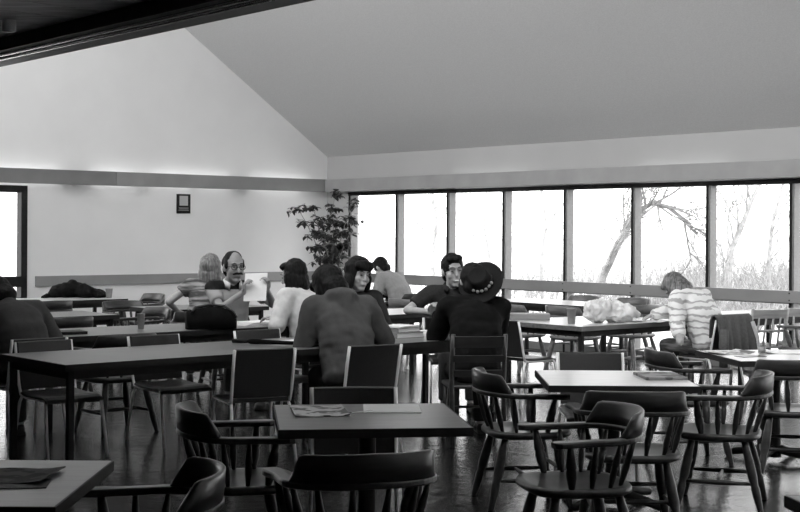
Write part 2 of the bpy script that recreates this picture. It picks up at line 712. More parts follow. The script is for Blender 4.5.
# ------------------------------------------------------------------ outdoors
m_ground = mat('pale_ground', 0.55, 0.95, scale=0.8, var=0.3)
g = MB()
NX, NY = 34, 18
vs, fs = [], []
for i in range(NX + 1):
    for j in range(NY + 1):
        a = -60 + 110 * i / NX
        b = -0.2 - 60 * (j / NY) ** 1.6
        h = -0.12 + max(0, (-b - 4)) * 0.21 * (0.12 + 0.88 * max(0, min(1, (a + 1) / 9))) + 0.25 * math.sin(a * 0.5 + b * 0.3) * min(1, max(0, (-b - 3) / 6))
        vs.append(RW(a, b, h))
for i in range(NX):
    for j in range(NY):
        k = i * (NY + 1) + j
        fs.append((k, k + 1, k + NY + 2, k + NY + 1))
g.add(vs, fs)
struct(smooth_angle(g.build('ground_hillside', m_ground)))
g = MB()
P = [RW(-0.2, -2, -0.13), RW(-0.2, 40, -0.13), RW(-70, 40, -0.13), RW(-70, -2, -0.13)]
g.add(P, [(0, 1, 2, 3)])
struct(g.build('ground_lawn', m_ground))


def ground_z(a, b):
    return -0.12 + max(0, (-b - 4)) * 0.21 * (0.12 + 0.88 * max(0, min(1, (a + 1) / 9))) + 0.25 * math.sin(a * 0.5 + b * 0.3) * min(1, max(0, (-b - 3) / 6))


def branch(mb, p, d, ln, r, depth, rng, droop=0.0):
    pts, rs = [p.copy()], [r]
    n = 5
    q = p.copy()
    dd = d.copy()
    for i in range(n):
        dd = (dd + V((rng.uniform(-1, 1), rng.uniform(-1, 1), rng.uniform(-0.6, 0.8) - droop)) * 0.16).normalized()
        q = q + dd * ln / n
        pts.append(q.copy())
        rs.append(r * (1 - 0.55 * (i + 1) / n))
    mb.tube(pts, rs, 5 if depth < 2 else 3, cap=False)
    if depth > 0:
        for i in range(4 if depth > 1 else 5):
            t = rng.uniform(0.35, 1.0)
            k = min(n - 1, int(t * n))
            base = pts[k].lerp(pts[k + 1], t * n - k) if k < n else pts[-1]
            nd = (dd + V((rng.uniform(-1, 1), rng.uniform(-1, 1), rng.uniform(-0.5, 0.7))) * 0.9).normalized()
            branch(mb, base, nd, ln * rng.uniform(0.45, 0.7), r * 0.45, depth - 1, rng, droop)


m_bark = mat('grey_bark', 0.20, 0.9, scale=12, var=0.3)
m_bark2 = mat('pale_bark', 0.34, 0.9, scale=12, var=0.3)
TREES = [  # trunk as rough points (column, row, depth) read off the photograph, then limbs; label
    ([(592, 318, 24.6), (603, 276, 24.5), (619, 242, 24.4), (636, 213, 24.3), (652, 203, 24.2), (668, 207, 24.0), (690, 224, 23.8)], 0.085, 0.7, m_bark, 'bare tree outside with a dark trunk leaning right behind the window post'),
    ([(722, 330, 22.8), (731, 250, 22.8), (741, 228, 22.7), (752, 200, 22.6), (766, 170, 22.5)], 0.065, 0.9, m_bark2, 'pale bare tree outside in the window bay right of the striped sweater'),
    ([(772, 330, 23.5), (768, 270, 23.5), (772, 225, 23.4), (784, 180, 23.4)], 0.05, 0.9, m_bark2, 'slim bare tree outside beside the last window post at the right'),
    ([(543, 320, 29), (541, 262, 29), (546, 225, 29), (540, 180, 29)], 0.05, 0.9, m_bark2, 'thin bare tree outside, in the bay right of the black hat'),
    ([(436, 320, 31), (432, 262, 31), (437, 222, 31), (430, 180, 31)], 0.06, 1.0, m_bark2, 'thin bare tree outside, in the bay left of the young man'),
    ([(488, 330, 33), (490, 262, 33), (484, 225, 33), (487, 185, 33)], 0.05, 1.0, m_bark2, 'thin bare tree outside, above the black hat'),
]
for i, (path, r0, ln, mm, lab) in enumerate(TREES):
    rng = random.Random(40 + i)
    P = [at_px(*q) for q in path]
    base = P[0].copy()
    rel = [q - base for q in P]
    t = empty('bare_tree', base)
    tag(t, lab, 'tree', 'bare trees outside the windows')
    root = V((rel[0].x - (rel[1].x - rel[0].x) * 0.2, 0, -1.2))
    pts = [root] + rel
    MB().tube(pts, [r0 * 1.1] + [r0 * (1 - 0.75 * k / len(rel)) for k in range(len(rel))], 8).build('trunk', mm, t, smooth=True)
    mb = MB()
    for k in range(1, len(rel)):
        for j in range(4 if k > 1 else 2):
            p0 = rel[k - 1].lerp(rel[k], rng.random())
            d = (rel[k] - rel[k - 1]).normalized()
            nd = (d + V((rng.uniform(-1, 1), rng.uniform(-1, 1), rng.uniform(-0.5, 0.5))) * 0.95).normalized()
            branch(mb, p0, nd, ln * rng.uniform(0.7, 1.5), r0 * 0.33, 2, rng, 0.1)
    mb.build('branches', mm, t)
# brush on the slope
m_brush = mat('dry_brush', 0.27, 0.95, scale=8, var=0.35)
mb = MB()
rng = random.Random(5)
for i in range(1700):
    b = -rng.uniform(4.5, 13)
    a = rng.uniform(-4.5, 6.0) + (b + 6) * 0.65
    if a - (b + 6) * 0.65 < 1.2 and rng.random() < 0.65:
        continue
    p = RW(a, b, ground_z(a, b))
    h = rng.uniform(0.3, 1.1)
    for k in range(3):
        d = V((rng.uniform(-0.6, 0.6), rng.uniform(-0.6, 0.6), 1)).normalized()
        q = p + d * h * 0.5
        d2 = (d + V((rng.uniform(-0.6, 0.6), rng.uniform(-0.6, 0.6), 0))).normalized()
        mb.tube([p, q, q + d2 * h * 0.5], [0.012, 0.009, 0.003], 3, cap=False)
o = mb.build('hillside_brush', m_brush)
tag(o, 'pale dry brush covering the slope outside the right window bays', 'brush', kind='stuff')

# ================================================================== FURNITURE
def make_square_table(m=m_top, s=0.83):
    t = empty('square_table')
    MB().box((0, 0, 0.725), (s, s, 0.026)).build('table_top', m, t, bevel=0.003)
    e = MB()
    h = s / 2
    e.sweep([((-h - .004, -h - .004, 0), (1, 0, 0), (0, 0, 1)), ((h + .004, -h - .004, 0), (1, 0, 0), (0, 0, 1))], [[(0, .70), (0, .70), (0, .736), (0, .736)]] * 2) if False else None
    for (cx, cy, lx, ly) in ((0, -h, s + .012, .012), (0, h, s + .012, .012), (-h, 0, .012, s), (h, 0, .012, s)):
        e.box((cx, cy, 0.718), (lx, ly, 0.038))
    e.build('edging', m_edge, t)
    MB().lathe([(0.05, 0.03), (0.045, 0.1), (0.04, 0.3), (0.04, 0.66), (0.11, 0.70), (0.11, 0.711)]).build('pedestal', m_black, t, smooth=False)
    for k in range(4):
        ang = pi / 4 + k * pi / 2
        d = V((math.cos(ang), math.sin(ang), 0))
        MB().tube([d * 0.03 + V((0, 0, .085)), d * 0.18 + V((0, 0, .06)), d * 0.36 + V((0, 0, .028))], [0.03, 0.028, 0.024], 8).build('foot', m_black, t, smooth=True)
    return t


def make_long_table(ln, wd, m=m_top, legm=m_black, inset=0.06, edge=None):
    t = empty('long_table')
    MB().box((0, 0, 0.722), (ln, wd, 0.032)).build('table_top', m, t, bevel=0.003)
    e = MB()
    for (cx, cy, lx, ly) in ((0, -wd / 2, ln + .012, .012), (0, wd / 2, ln + .012, .012), (-ln / 2, 0, .012, wd), (ln / 2, 0, .012, wd)):
        e.box((cx, cy, 0.716), (lx, ly, 0.042))
    e.build('edging', edge or m_edge, t)
    a = MB()
    for sy in (-1, 1):
        a.box((0, sy * (wd / 2 - inset), 0.672), (ln - 2 * inset, 0.022, 0.068))
    for sxx in (-1, 1):
        a.box((sxx * (ln / 2 - inset), 0, 0.672), (0.022, wd - 2 * inset, 0.068))
    a.build('apron', m_edge, t)
    for sxx in (-1, 1):
        for sy in (-1, 1):
            x, y = sxx * (ln / 2 - inset), sy * (wd / 2 - inset)
            MB().box((x, y, 0.353), (0.042, 0.042, 0.706)).build('leg', legm, t, bevel=0.004)
    return t


def make_captain_chair(m=m_chair, name='captains_chair'):
    t = empty(name)
    # seat: rounded D, dished
    poly = []
    for k in range(40):
        a = 2 * pi * k / 40
        c, s_ = math.cos(a), math.sin(a)
        x = 0.258 * math.copysign(abs(c) ** 0.62, c)
        y = 0.015 + 0.248 * math.copysign(abs(s_) ** 0.68, s_)
        poly.append((x, y))
    mb = MB()
    rings = [(1.0, 0.412), (1.0, 0.430), (0.97, 0.440), (0.85, 0.440), (0.6, 0.431), (0.3, 0.427), (0.02, 0.427)]
    k0 = 0
    n = len(poly)
    vs, fs = [], []
    for (sc, z) in [(0.02, 0.398), (0.9, 0.398)] + rings:
        vs += [(p[0] * sc, p[1] * sc, z) for p in poly]
    nr = len(rings) + 2
    for i in range(nr - 1):
        for j in range(n):
            j2 = (j + 1) % n
            fs.append((i * n + j, i * n + j2, (i + 1) * n + j2, (i + 1) * n + j))
    fs.append(tuple(range(n))[::-1])
    fs.append(tuple(range((nr - 1) * n, nr * n)))
    mb.add(vs, fs).build('seat', m, t, smooth=True)
    # legs
    for sx_ in (-1, 1):
        for sy in (-1, 1):
            top = V((sx_ * 0.165, sy * 0.145, 0.408))
            bot = V((sx_ * 0.235, sy * 0.225 - (0.02 if sy < 0 else 0), 0.0))
            pts = [top.lerp(bot, f) for f in (0, 0.12, 0.3, 0.5, 0.62, 0.66, 0.75, 0.95, 1)]
            MB().tube(pts, [0.018, 0.021, 0.027, 0.028, 0.021, 0.025, 0.024, 0.017, 0.017], 10).build('leg', m, t, smooth=True)
    for sx_ in (-1, 1):
        f = 0.6
        a = V((sx_ * 0.165, 0.145, 0.408)).lerp(V((sx_ * 0.235, 0.225, 0)), f)
        b = V((sx_ * 0.165, -0.145, 0.408)).lerp(V((sx_ * 0.235, -0.245, 0)), f)
        MB().tube([a.lerp(b, q) for q in (0, 0.3, 0.5, 0.7, 1)], [0.009, 0.013, 0.016, 0.013, 0.009], 8).build('stretcher', m, t, smooth=True)
    a = V((-0.207, 0, 0.163))
    b = V((0.207, 0, 0.163))
    MB().tube([a.lerp(b, q) for q in (0, 0.3, 0.5, 0.7, 1)], [0.009, 0.013, 0.016, 0.013, 0.009], 8).build('stretcher', m, t, smooth=True)
    a = V((-0.165, 0.145, 0.408)).lerp(V((-0.235, 0.225, 0)), 0.45)
    b = V((-a.x, a.y, a.z))
    MB().tube([a.lerp(b, q) for q in (0, 0.3, 0.5, 0.7, 1)], [0.009, 0.012, 0.014, 0.012, 0.009], 8).build('stretcher', m, t, smooth=True)
    # arm rail: U curve
    def rail(u):          # u in -1..1, returns point; straight arms then half ellipse behind
        s_ = 1 if u >= 0 else -1
        q = abs(u)
        if q > 0.55:
            f = (q - 0.55) / 0.45
            return V((s_ * (0.272 + 0.016 * f * f), -0.07 + 0.27 * f, 0.652 - 0.004 * f))
        ang = q / 0.55 * pi / 2
        return V((s_ * 0.272 * math.sin(ang), -0.07 - 0.20 * math.cos(ang), 0.665 - 0.013 * q / 0.55))
    path, secs = [], []
    N = 44
    for i in range(N + 1):
        u = -1 + 2 * i / N
        p = rail(u)
        d = (rail(min(1, u + 0.02)) - rail(max(-1, u - 0.02))).normalized()
        side = V((-d.y, d.x, 0)).normalized()
        q = abs(u)
        w = 0.030 if q < 0.75 else 0.030 + 0.012 * math.sin((q - 0.75) / 0.25 * pi * 0.75)
        if q > 0.985:
            w *= 0.6
        h = 0.014
        path.append((p, side, V((0, 0, 1))))
        secs.append([(-w, -h * .6), (-w * .8, -h), (w * .8, -h), (w, -h * .6), (w, h * .6), (w * .8, h), (-w * .8, h), (-w, h * .6)])
    MB().sweep(path, secs).build('arm_rail', m, t, smooth=False, bevel=0.003)
    # crest: tall curved back piece on the rail, sloping down at its ends
    path, secs = [], []
    for i in range(33):
        u = -0.44 + 0.88 * i / 32
        p = rail(u)
        d = (rail(u + 0.01) - rail(u - 0.01)).normalized()
        side = V((-d.y, d.x, 0)).normalized()
        q = abs(u) / 0.44
        h = 0.104 if q < 0.8 else 0.104 * max(0.12, (1 - (q - 0.8) / 0.2 * 0.9))
        lean = -0.22
        up = V((0, 0, 1)) - side * lean * -1 * 1.0
        out = -side if side.dot(V((p.x, p.y + 0.07, 0))) < 0 else side
        up = (V((0, 0, 1)) + out * 0.22)
        path.append((p + V((0, 0, 0.012)), out, up))
        secs.append([(-0.020, 0), (0.026, 0), (0.020, h * 0.5), (0.012, h * 0.95), (0.006, h), (-0.006, h), (-0.012, h * 0.9), (-0.018, h * 0.4)])
    MB().sweep(path, secs).build('backrest', m, t, smooth=True)
    # spindles
    sp = [-0.86, -0.66, -0.46, -0.27, -0.09, 0.09, 0.27, 0.46, 0.66, 0.86]
    for u in sp:
        top = rail(u) - V((0, 0, 0.008))
        base = V((top.x * 0.80, top.y * (0.74 if top.y < 0 else 0.80), 0.43))
        if abs(u) > 0.8:
            base = V((math.copysign(0.215, u), top.y * 0.85 - 0.01, 0.43))
        thick = 1.5 if abs(u) > 0.8 else 1.0
        fr = (0, 0.1, 0.3, 0.45, 0.5, 0.55, 0.75, 1)
        rr = [0.009, 0.011, 0.0165, 0.0175, 0.014, 0.0175, 0.013, 0.009]
        MB().tube([base.lerp(top, q) for q in fr], [r * thick for r in rr], 8).build('spindle', m, t, smooth=True)
    return t


def make_stack_chair():
    t = empty('stacking_chair')
    r = 0.011
    for s_ in (-1, 1):
        x = s_ * 0.205
        MB().tube([(x * 1.0, 0.19, 0.415), (x * 1.03, 0.205, 0.39), (x * 1.09, 0.275, 0.0)], r, 10).build('leg', m_chrome, t, smooth=True)
        MB().tube([(x * 1.0, -0.17, 0.415), (x * 1.03, -0.20, 0.37), (x * 1.12, -0.27, 0.0)], r, 10).build('leg', m_chrome, t, smooth=True)
        MB().tube([(x, 0.19, 0.415), (x, -0.12, 0.412), (x * 1.02, -0.185, 0.425), (x * 1.04, -0.21, 0.50), (x * 1.05, -0.245, 0.66), (x * 1.05, -0.275, 0.785)], r, 10).build('back_post', m_chrome, t, smooth=True)
    MB().tube([(-0.205, 0.12, 0.405), (0.205, 0.12, 0.405)], 0.008, 8).build('cross_bar', m_chrome, t)
    # seat pad: rounded, waterfall front
    path, secs = [], []
    for i in range(13):
        f = i / 12
        y = -0.19 + 0.41 * f
        z = 0.435 - 0.012 * math.sin(f * pi) - (0.03 * max(0, (f - 0.8) / 0.2) ** 2)
        w = 0.215
        path.append(((0, y, z), (1, 0, 0), (0, 0, 1)))
        secs.append([(-w, -0.014), (-w * 0.5, -0.016), (w * 0.5, -0.016), (w, -0.014), (w, 0.006), (w * 0.9, 0.014), (0, 0.010), (-w * 0.9, 0.014), (-w, 0.006)])
    MB().sweep(path, secs).build('seat', m_vinyl, t, bevel=0.004)
    # back panel, gently curved, between the posts
    path, secs = [], []
    for i in range(17):
        f = -1 + 2 * i / 16
        x = 0.204 * f
        yb = -0.018 * (1 - f * f)
        path.append(((x, yb, 0), (0, 1, 0), (0, 0, 1)))
        secs.append([(-0.203, 0.455), (-0.221, 0.55), (-0.242, 0.66), (-0.27, 0.783), (-0.258, 0.79), (-0.246, 0.783), (-0.222, 0.66), (-0.200, 0.55), (-0.185, 0.455)])
    MB().sweep(path, secs).build('backrest', m_vinyl, t, bevel=0.003)
    return t


def make_side_chair(m, name='spindle_back_chair', slats=False):
    t = empty(name)
    MB().box((0, 0, 0.435), (0.42, 0.40, 0.03)).build('seat', m, t, bevel=0.01)
    for s_ in (-1, 1):
        MB().tube([(s_ * 0.18, 0.17, 0.42), (s_ * 0.195, 0.19, 0)], [0.02, 0.016], 8).build('leg', m, t, smooth=True)
        MB().tube([(s_ * 0.195, -0.265, 0), (s_ * 0.195, -0.20, 0.43), (s_ * 0.195, -0.22, 0.62), (s_ * 0.195, -0.27, 0.83)], [0.017, 0.02, 0.019, 0.017], 8).build('leg', m, t, smooth=True)
        MB().tube([(s_ * 0.19, 0.18, 0.2), (s_ * 0.195, -0.23, 0.2)], 0.010, 8).build('stretcher', m, t, smooth=True)
    MB().tube([(-0.19, 0.18, 0.24), (0.19, 0.18, 0.24)], 0.010, 8).build('stretcher', m, t, smooth=True)
    R = M.Rotation(0.23, 3, 'X')
    if slats:
        for z, h in ((0.54, 0.05), (0.65, 0.05), (0.775, 0.085)):
            y = -0.205 - (z - 0.5) * 0.2
            path = [((0.195 * f, y - 0.025 * (1 - f * f), z), R @ V((0, 1, 0)), R @ V((0, 0, 1))) for f in [-1 + i / 6 for i in range(13)]]
            MB().sweep(path, [[(-0.008, -h / 2), (0.008, -h / 2), (0.008, h / 2), (-0.008, h / 2)]] * 13).build('back_slat', m, t)
    else:
        for z, h in ((0.775, 0.09), (0.60, 0.022)):
            y = -0.205 - (z - 0.5) * 0.2
            path = [((0.195 * f, y - 0.012 * (1 - f * f), z), R @ V((0, 1, 0)), R @ V((0, 0, 1))) for f in [-1 + i / 6 for i in range(13)]]
            MB().sweep(path, [[(-0.009, -h / 2), (0.009, -h / 2), (0.009, h / 2), (-0.009, h / 2)]] * 13).build('back_rail', m, t)
        for k in range(4):
            x = -0.12 + 0.08 * k
            MB().tube([(x, -0.19, 0.44), (x, -0.262, 0.74)], 0.010, 8).build('spindle', m, t, smooth=True)
    return t


_first = {}


def place(kind, maker, x, y, f, label, cat, group, z=0.0):
    if kind not in _first:
        o = maker()
        _first[kind] = o
    else:
        o = copy_tree(_first[kind])
    o.location = (x, y, z)
    o.rotation_euler = (0, 0, yaw_of(f))
    for k in ('label', 'category', 'group'):
        if k in o:
            del o[k]
    tag(o, label, cat, group)
    return o


ALONG = (0.7612, 0.6485)
ACROSS = (U2.x, U2.y)
NACROSS = (-U2.x, -U2.y)
NALONG = (-0.7612, -0.6485)
G_CAP = "dark wooden captain's chairs"
G_STK = 'stacking chairs with black backs'


def cap(x, y, f, label, kind='cap', m=None):
    return place(kind, (lambda: make_captain_chair(m or m_chair)), x, y, V((f[0], f[1], 0)).normalized(), label, 'chair', G_CAP)


def stk(x, y, f, label):
    return place('stk', make_stack_chair, x, y, V((f[0], f[1], 0)).normalized(), label, 'chair', G_STK)


def table_sq(kind, m, x, y, rz, label):
    o = place(kind, (lambda: make_square_table(m)), x, y, (0, 1), label, 'table', 'square pedestal tables')
    o.rotation_euler = (0, 0, rz)
    return o


def table_long(ln, wd, al, ac, label, m=m_top, legm=m_black, edge=None):
    o = make_long_table(ln, wd, m, legm, edge=edge)
    p = L(al + ln / 2, ac - wd / 2)
    o.location = p
    o.rotation_euler = (0, 0, math.atan2(ALONG[1], ALONG[0]))
    tag(o, label, 'table', 'long tables in rows')
    return o


# --- square tables in the foreground
T1 = table_sq('sq', m_top, -0.145, 6.20, math.radians(6.8), 'square table front centre holding an open newspaper and a pale sheet')
T2 = table_sq('sq', m_top, -1.465, 4.53, 0.0, 'square table cut off by the lower left corner of the photo')
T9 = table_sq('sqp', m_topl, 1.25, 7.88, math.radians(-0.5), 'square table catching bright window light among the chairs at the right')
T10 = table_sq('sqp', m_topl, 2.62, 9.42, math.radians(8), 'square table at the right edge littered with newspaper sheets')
T11 = table_sq('sq', m_top, 1.72, 4.0, math.radians(8), 'square table of which only a dark corner shows, bottom right')
# --- long tables
table_long(2.44, 0.95, 0.0, 0.0, 'long dark-edged table in the left foreground with chairs tucked along it', m_top)
table_long(1.40, 0.95, 2.46, 0.0, 'long table between the hatted person and the smiling young man')
table_long(2.45, 0.86, 0.85, -2.04, 'long table holding the black bag, before the man with glasses')
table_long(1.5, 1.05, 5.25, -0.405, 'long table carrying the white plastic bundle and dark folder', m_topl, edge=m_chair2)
table_long(1.6, 0.8, 1.15, -4.35, 'low pale table end behind the hunched person at the left')
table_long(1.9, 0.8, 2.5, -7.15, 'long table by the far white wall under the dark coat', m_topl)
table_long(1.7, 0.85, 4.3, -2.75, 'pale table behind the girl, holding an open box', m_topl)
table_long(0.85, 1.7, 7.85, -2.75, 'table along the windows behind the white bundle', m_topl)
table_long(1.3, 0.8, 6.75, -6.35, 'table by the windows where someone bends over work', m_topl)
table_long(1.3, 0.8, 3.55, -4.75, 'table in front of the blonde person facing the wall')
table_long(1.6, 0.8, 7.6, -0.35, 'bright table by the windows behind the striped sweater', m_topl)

# --- captain's chairs in the foreground
cap(-0.73, 6.26, (0.965, 0.26), "captain's chair at the left side of the newspaper table, arms pointing right")
cap(-0.89, 4.56, (-0.97, -0.2), "captain's chair turned towards the table in the lower left corner")
cap(-0.17, 5.15, (-0.27, 0.96), "captain's chair with its back to the viewer, front of the newspaper table")
cap(0.73, 7.93, (0.98, 0.15), "captain's chair facing right, between the newspaper table and the bright one")
cap(0.82, 6.24, (-0.98, -0.18), "captain's chair nearest the viewer at the right, seat and both arms showing")
cap(1.22, 7.13, (0.03, 1), "captain's chair with its back to the viewer, pushed up to the bright square table")
cap(1.88, 7.90, (-0.95, 0.3), "captain's chair at the right side of the bright square table, facing left")
cap(2.60, 8.87, (0.2, 0.98), "captain's chair at the right edge, its back to the viewer")
cap(2.02, 9.42, (0.98, 0.12), "captain's chair facing right towards the table of loose newspapers")
# --- stacking chairs
stk(-1.02, 9.36, (-0.42, 0.91), 'stacking chair with wide black back beside the hooded person')
S2 = L(2.16, 0.20)
stk(S2.x, S2.y, (-0.55, 0.84), 'stacking chair the hooded person sits on')
stk(-0.205, 6.64, (0.10, -1), 'stacking chair behind the newspaper table, glossy back facing the viewer')
stk(1.27, 8.72, (0.0, -1), 'stacking chair behind the bright square table, glossy back facing the viewer')
for al, lab in ((0.45, 'stacking chair at the left end of the long table, facing the viewer'), (1.35, 'stacking chair facing the viewer on the far side of the long table, before the cup'), (2.3, 'stacking chair across the long table from the furled umbrella')):
    p = L(al, -0.98)
    stk(p.x, p.y, ACROSS, lab)
p = L(0.52, -1.73)
stk(p.x, p.y, NACROSS, 'stacking chair under the hunched person at the left edge')
p = L(1.32, -1.79)
cap(p.x, p.y, NACROSS, "captain's chair with its back to the viewer, left of the black bag")


# ================================================================== PEOPLE
def remesh(mb, name, m, parent, voxel=0.008, smooth_it=3, folds=0.0, fscale=9.0, seed=0):
    me = mb.mesh(name + '_raw')
    ob = bpy.data.objects.new(name + '_raw', me)
    COL.objects.link(ob)
    r = ob.modifiers.new('r', 'REMESH')
    r.mode = 'VOXEL'
    r.voxel_size = voxel
    r.use_smooth_shade = True
    sm = ob.modifiers.new('s', 'SMOOTH')
    sm.iterations = smooth_it
    sm.factor = 0.5
    bpy.context.view_layer.update()
    dg = bpy.context.evaluated_depsgraph_get()
    new = bpy.data.meshes.new_from_object(ob.evaluated_get(dg))
    bpy.data.objects.remove(ob)
    bpy.data.meshes.remove(me)
    new.name = name
    new.materials.clear()
    new.materials.append(m)
    if folds:
        off = V((seed * 3.1, seed * 1.7, 0))
        nrm = [v.normal.copy() for v in new.vertices]
        for v, nn in zip(new.vertices, nrm):
            q = v.co * fscale + off
            d = noise.noise(q) + 0.5 * noise.noise(q * 2.3)
            if folds < 0:       # sharp creases, as in crumpled plastic
                d = abs(noise.noise(q)) + 0.6 * abs(noise.noise(q * 2.1)) - 0.25
            v.co += nn * d * folds
    for p in new.polygons:
        p.use_smooth = True
    o = bpy.data.objects.new(name, new)
    COL.objects.link(o)
    o.parent = parent
    return o


def ik(S, W, l1, l2, hint):
    d = W - S
    D = min(d.length, (l1 + l2) * 0.995)
    dn = d.normalized()
    x = (l1 * l1 - l2 * l2 + D * D) / (2 * D)
    h = math.sqrt(max(0, l1 * l1 - x * x))
    hv = V(hint)
    hv = (hv - dn * hv.dot(dn))
    hv = hv.normalized() if hv.length > 1e-5 else V((0, 0, -1))
    return S + dn * x + hv * h, S + dn * D


def hand(mb, W, d, pn, side, curl=0.5, k=1.0):
    """W wrist, d direction of the fingers, pn palm normal, side -1/+1 where the thumb leaves"""
    d = V(d).normalized()
    pn = V(pn)
    pn = (pn - d * pn.dot(d)).normalized()
    t = d.cross(pn) * side          # towards the thumb
    R = M((t, d, pn)).transposed()
    c = W + d * 0.048 * k
    mb.ell(c, (0.040 * k, 0.052 * k, 0.016 * k), R, 12, 8)
    mb.capsule(W - d * 0.01, W + d * 0.03 * k, 0.024 * k, 0.022 * k, 10)
    for i, (off, ln) in enumerate(((0.028, 0.072), (0.010, 0.080), (-0.009, 0.074), (-0.027, 0.058))):
        a = W + d * (0.088 - 0.004 * abs(i - 1.2)) * k + t * off * k
        c1 = curl * 0.9
        d1 = (d * math.cos(c1) + pn * math.sin(c1)).normalized()
        b = a + d1 * ln * 0.48 * k
        c2 = curl * 2.0
        d2 = (d * math.cos(c2) + pn * math.sin(c2)).normalized()
        e = b + d2 * ln * 0.32 * k
        c3 = curl * 2.7
        d3 = (d * math.cos(c3) + pn * math.sin(c3)).normalized()
        g_ = e + d3 * ln * 0.22 * k
        mb.capsule(a - d * 0.02, b, 0.0098 * k, 0.0092 * k, 8, 3)
        mb.capsule(b, e, 0.0092 * k, 0.0085 * k, 8, 3)
        mb.capsule(e, g_, 0.0085 * k, 0.0075 * k, 8, 3)
    a = W + d * 0.022 * k + t * 0.024 * k
    d1 = (d * 0.6 + t * 0.75 + pn * 0.35 * curl).normalized()
    b = a + d1 * 0.045 * k
    d2 = (d * 0.9 + t * 0.25 + pn * 0.7 * curl).normalized()
    e = b + d2 * 0.034 * k
    mb.capsule(a, b, 0.014 * k, 0.0115 * k, 8, 3)
    mb.capsule(b, e, 0.0115 * k, 0.009 * k, 8, 3)


HAIRS = {
    'short': [((0, -0.016, 0.034), (0.085, 0.098, 0.098)), ((0, -0.052, -0.03), (0.072, 0.056, 0.075)), ((0, 0.052, 0.094), (0.062, 0.045, 0.032))],
    'shaggy': [((0, -0.022, 0.036), (0.092, 0.098, 0.102)), ((0, -0.052, -0.04), (0.082, 0.062, 0.085)), ((0, 0.06, 0.086), (0.066, 0.045, 0.036)), ((0.062, 0, -0.01), (0.03, 0.05, 0.06)), ((-0.062, 0, -0.01), (0.03, 0.05, 0.06))],
    'bob': [((0, -0.015, 0.022), (0.096, 0.110, 0.113)), ((0.058, -0.02, -0.06), (0.046, 0.07, 0.08)), ((-0.058, -0.02, -0.06), (0.046, 0.07, 0.08)), ((0, -0.06, -0.06), (0.084, 0.058, 0.088))],
    'mop': [((0, -0.024, 0.044), (0.112, 0.100, 0.108)), ((0.078, -0.01, -0.05), (0.036, 0.062, 0.09)), ((-0.078, -0.01, -0.05), (0.036, 0.062, 0.09)), ((0, 0.064, 0.078), (0.086, 0.044, 0.044)), ((0, -0.06, -0.05), (0.09, 0.06, 0.1))],
    'balding': [((0, -0.036, 0.026), (0.083, 0.084, 0.080)), ((0, -0.020, 0.060), (0.073, 0.080, 0.0635)), ((0.066, 0.0, 0.022), (0.018, 0.04, 0.045)), ((-0.066, 0.0, 0.022), (0.018, 0.04, 0.045)), ((0, -0.072, -0.02), (0.064, 0.034, 0.07))],
    'long': [((0, -0.022, 0.032), (0.092, 0.098, 0.106)), ((0, -0.06, -0.06), (0.08, 0.05, 0.10)), ((0.074, 0.0, -0.04), (0.026, 0.065, 0.09)), ((-0.074, 0.0, -0.04), (0.026, 0.065, 0.09)), ((0, 0.05, 0.09), (0.066, 0.046, 0.034))],
}


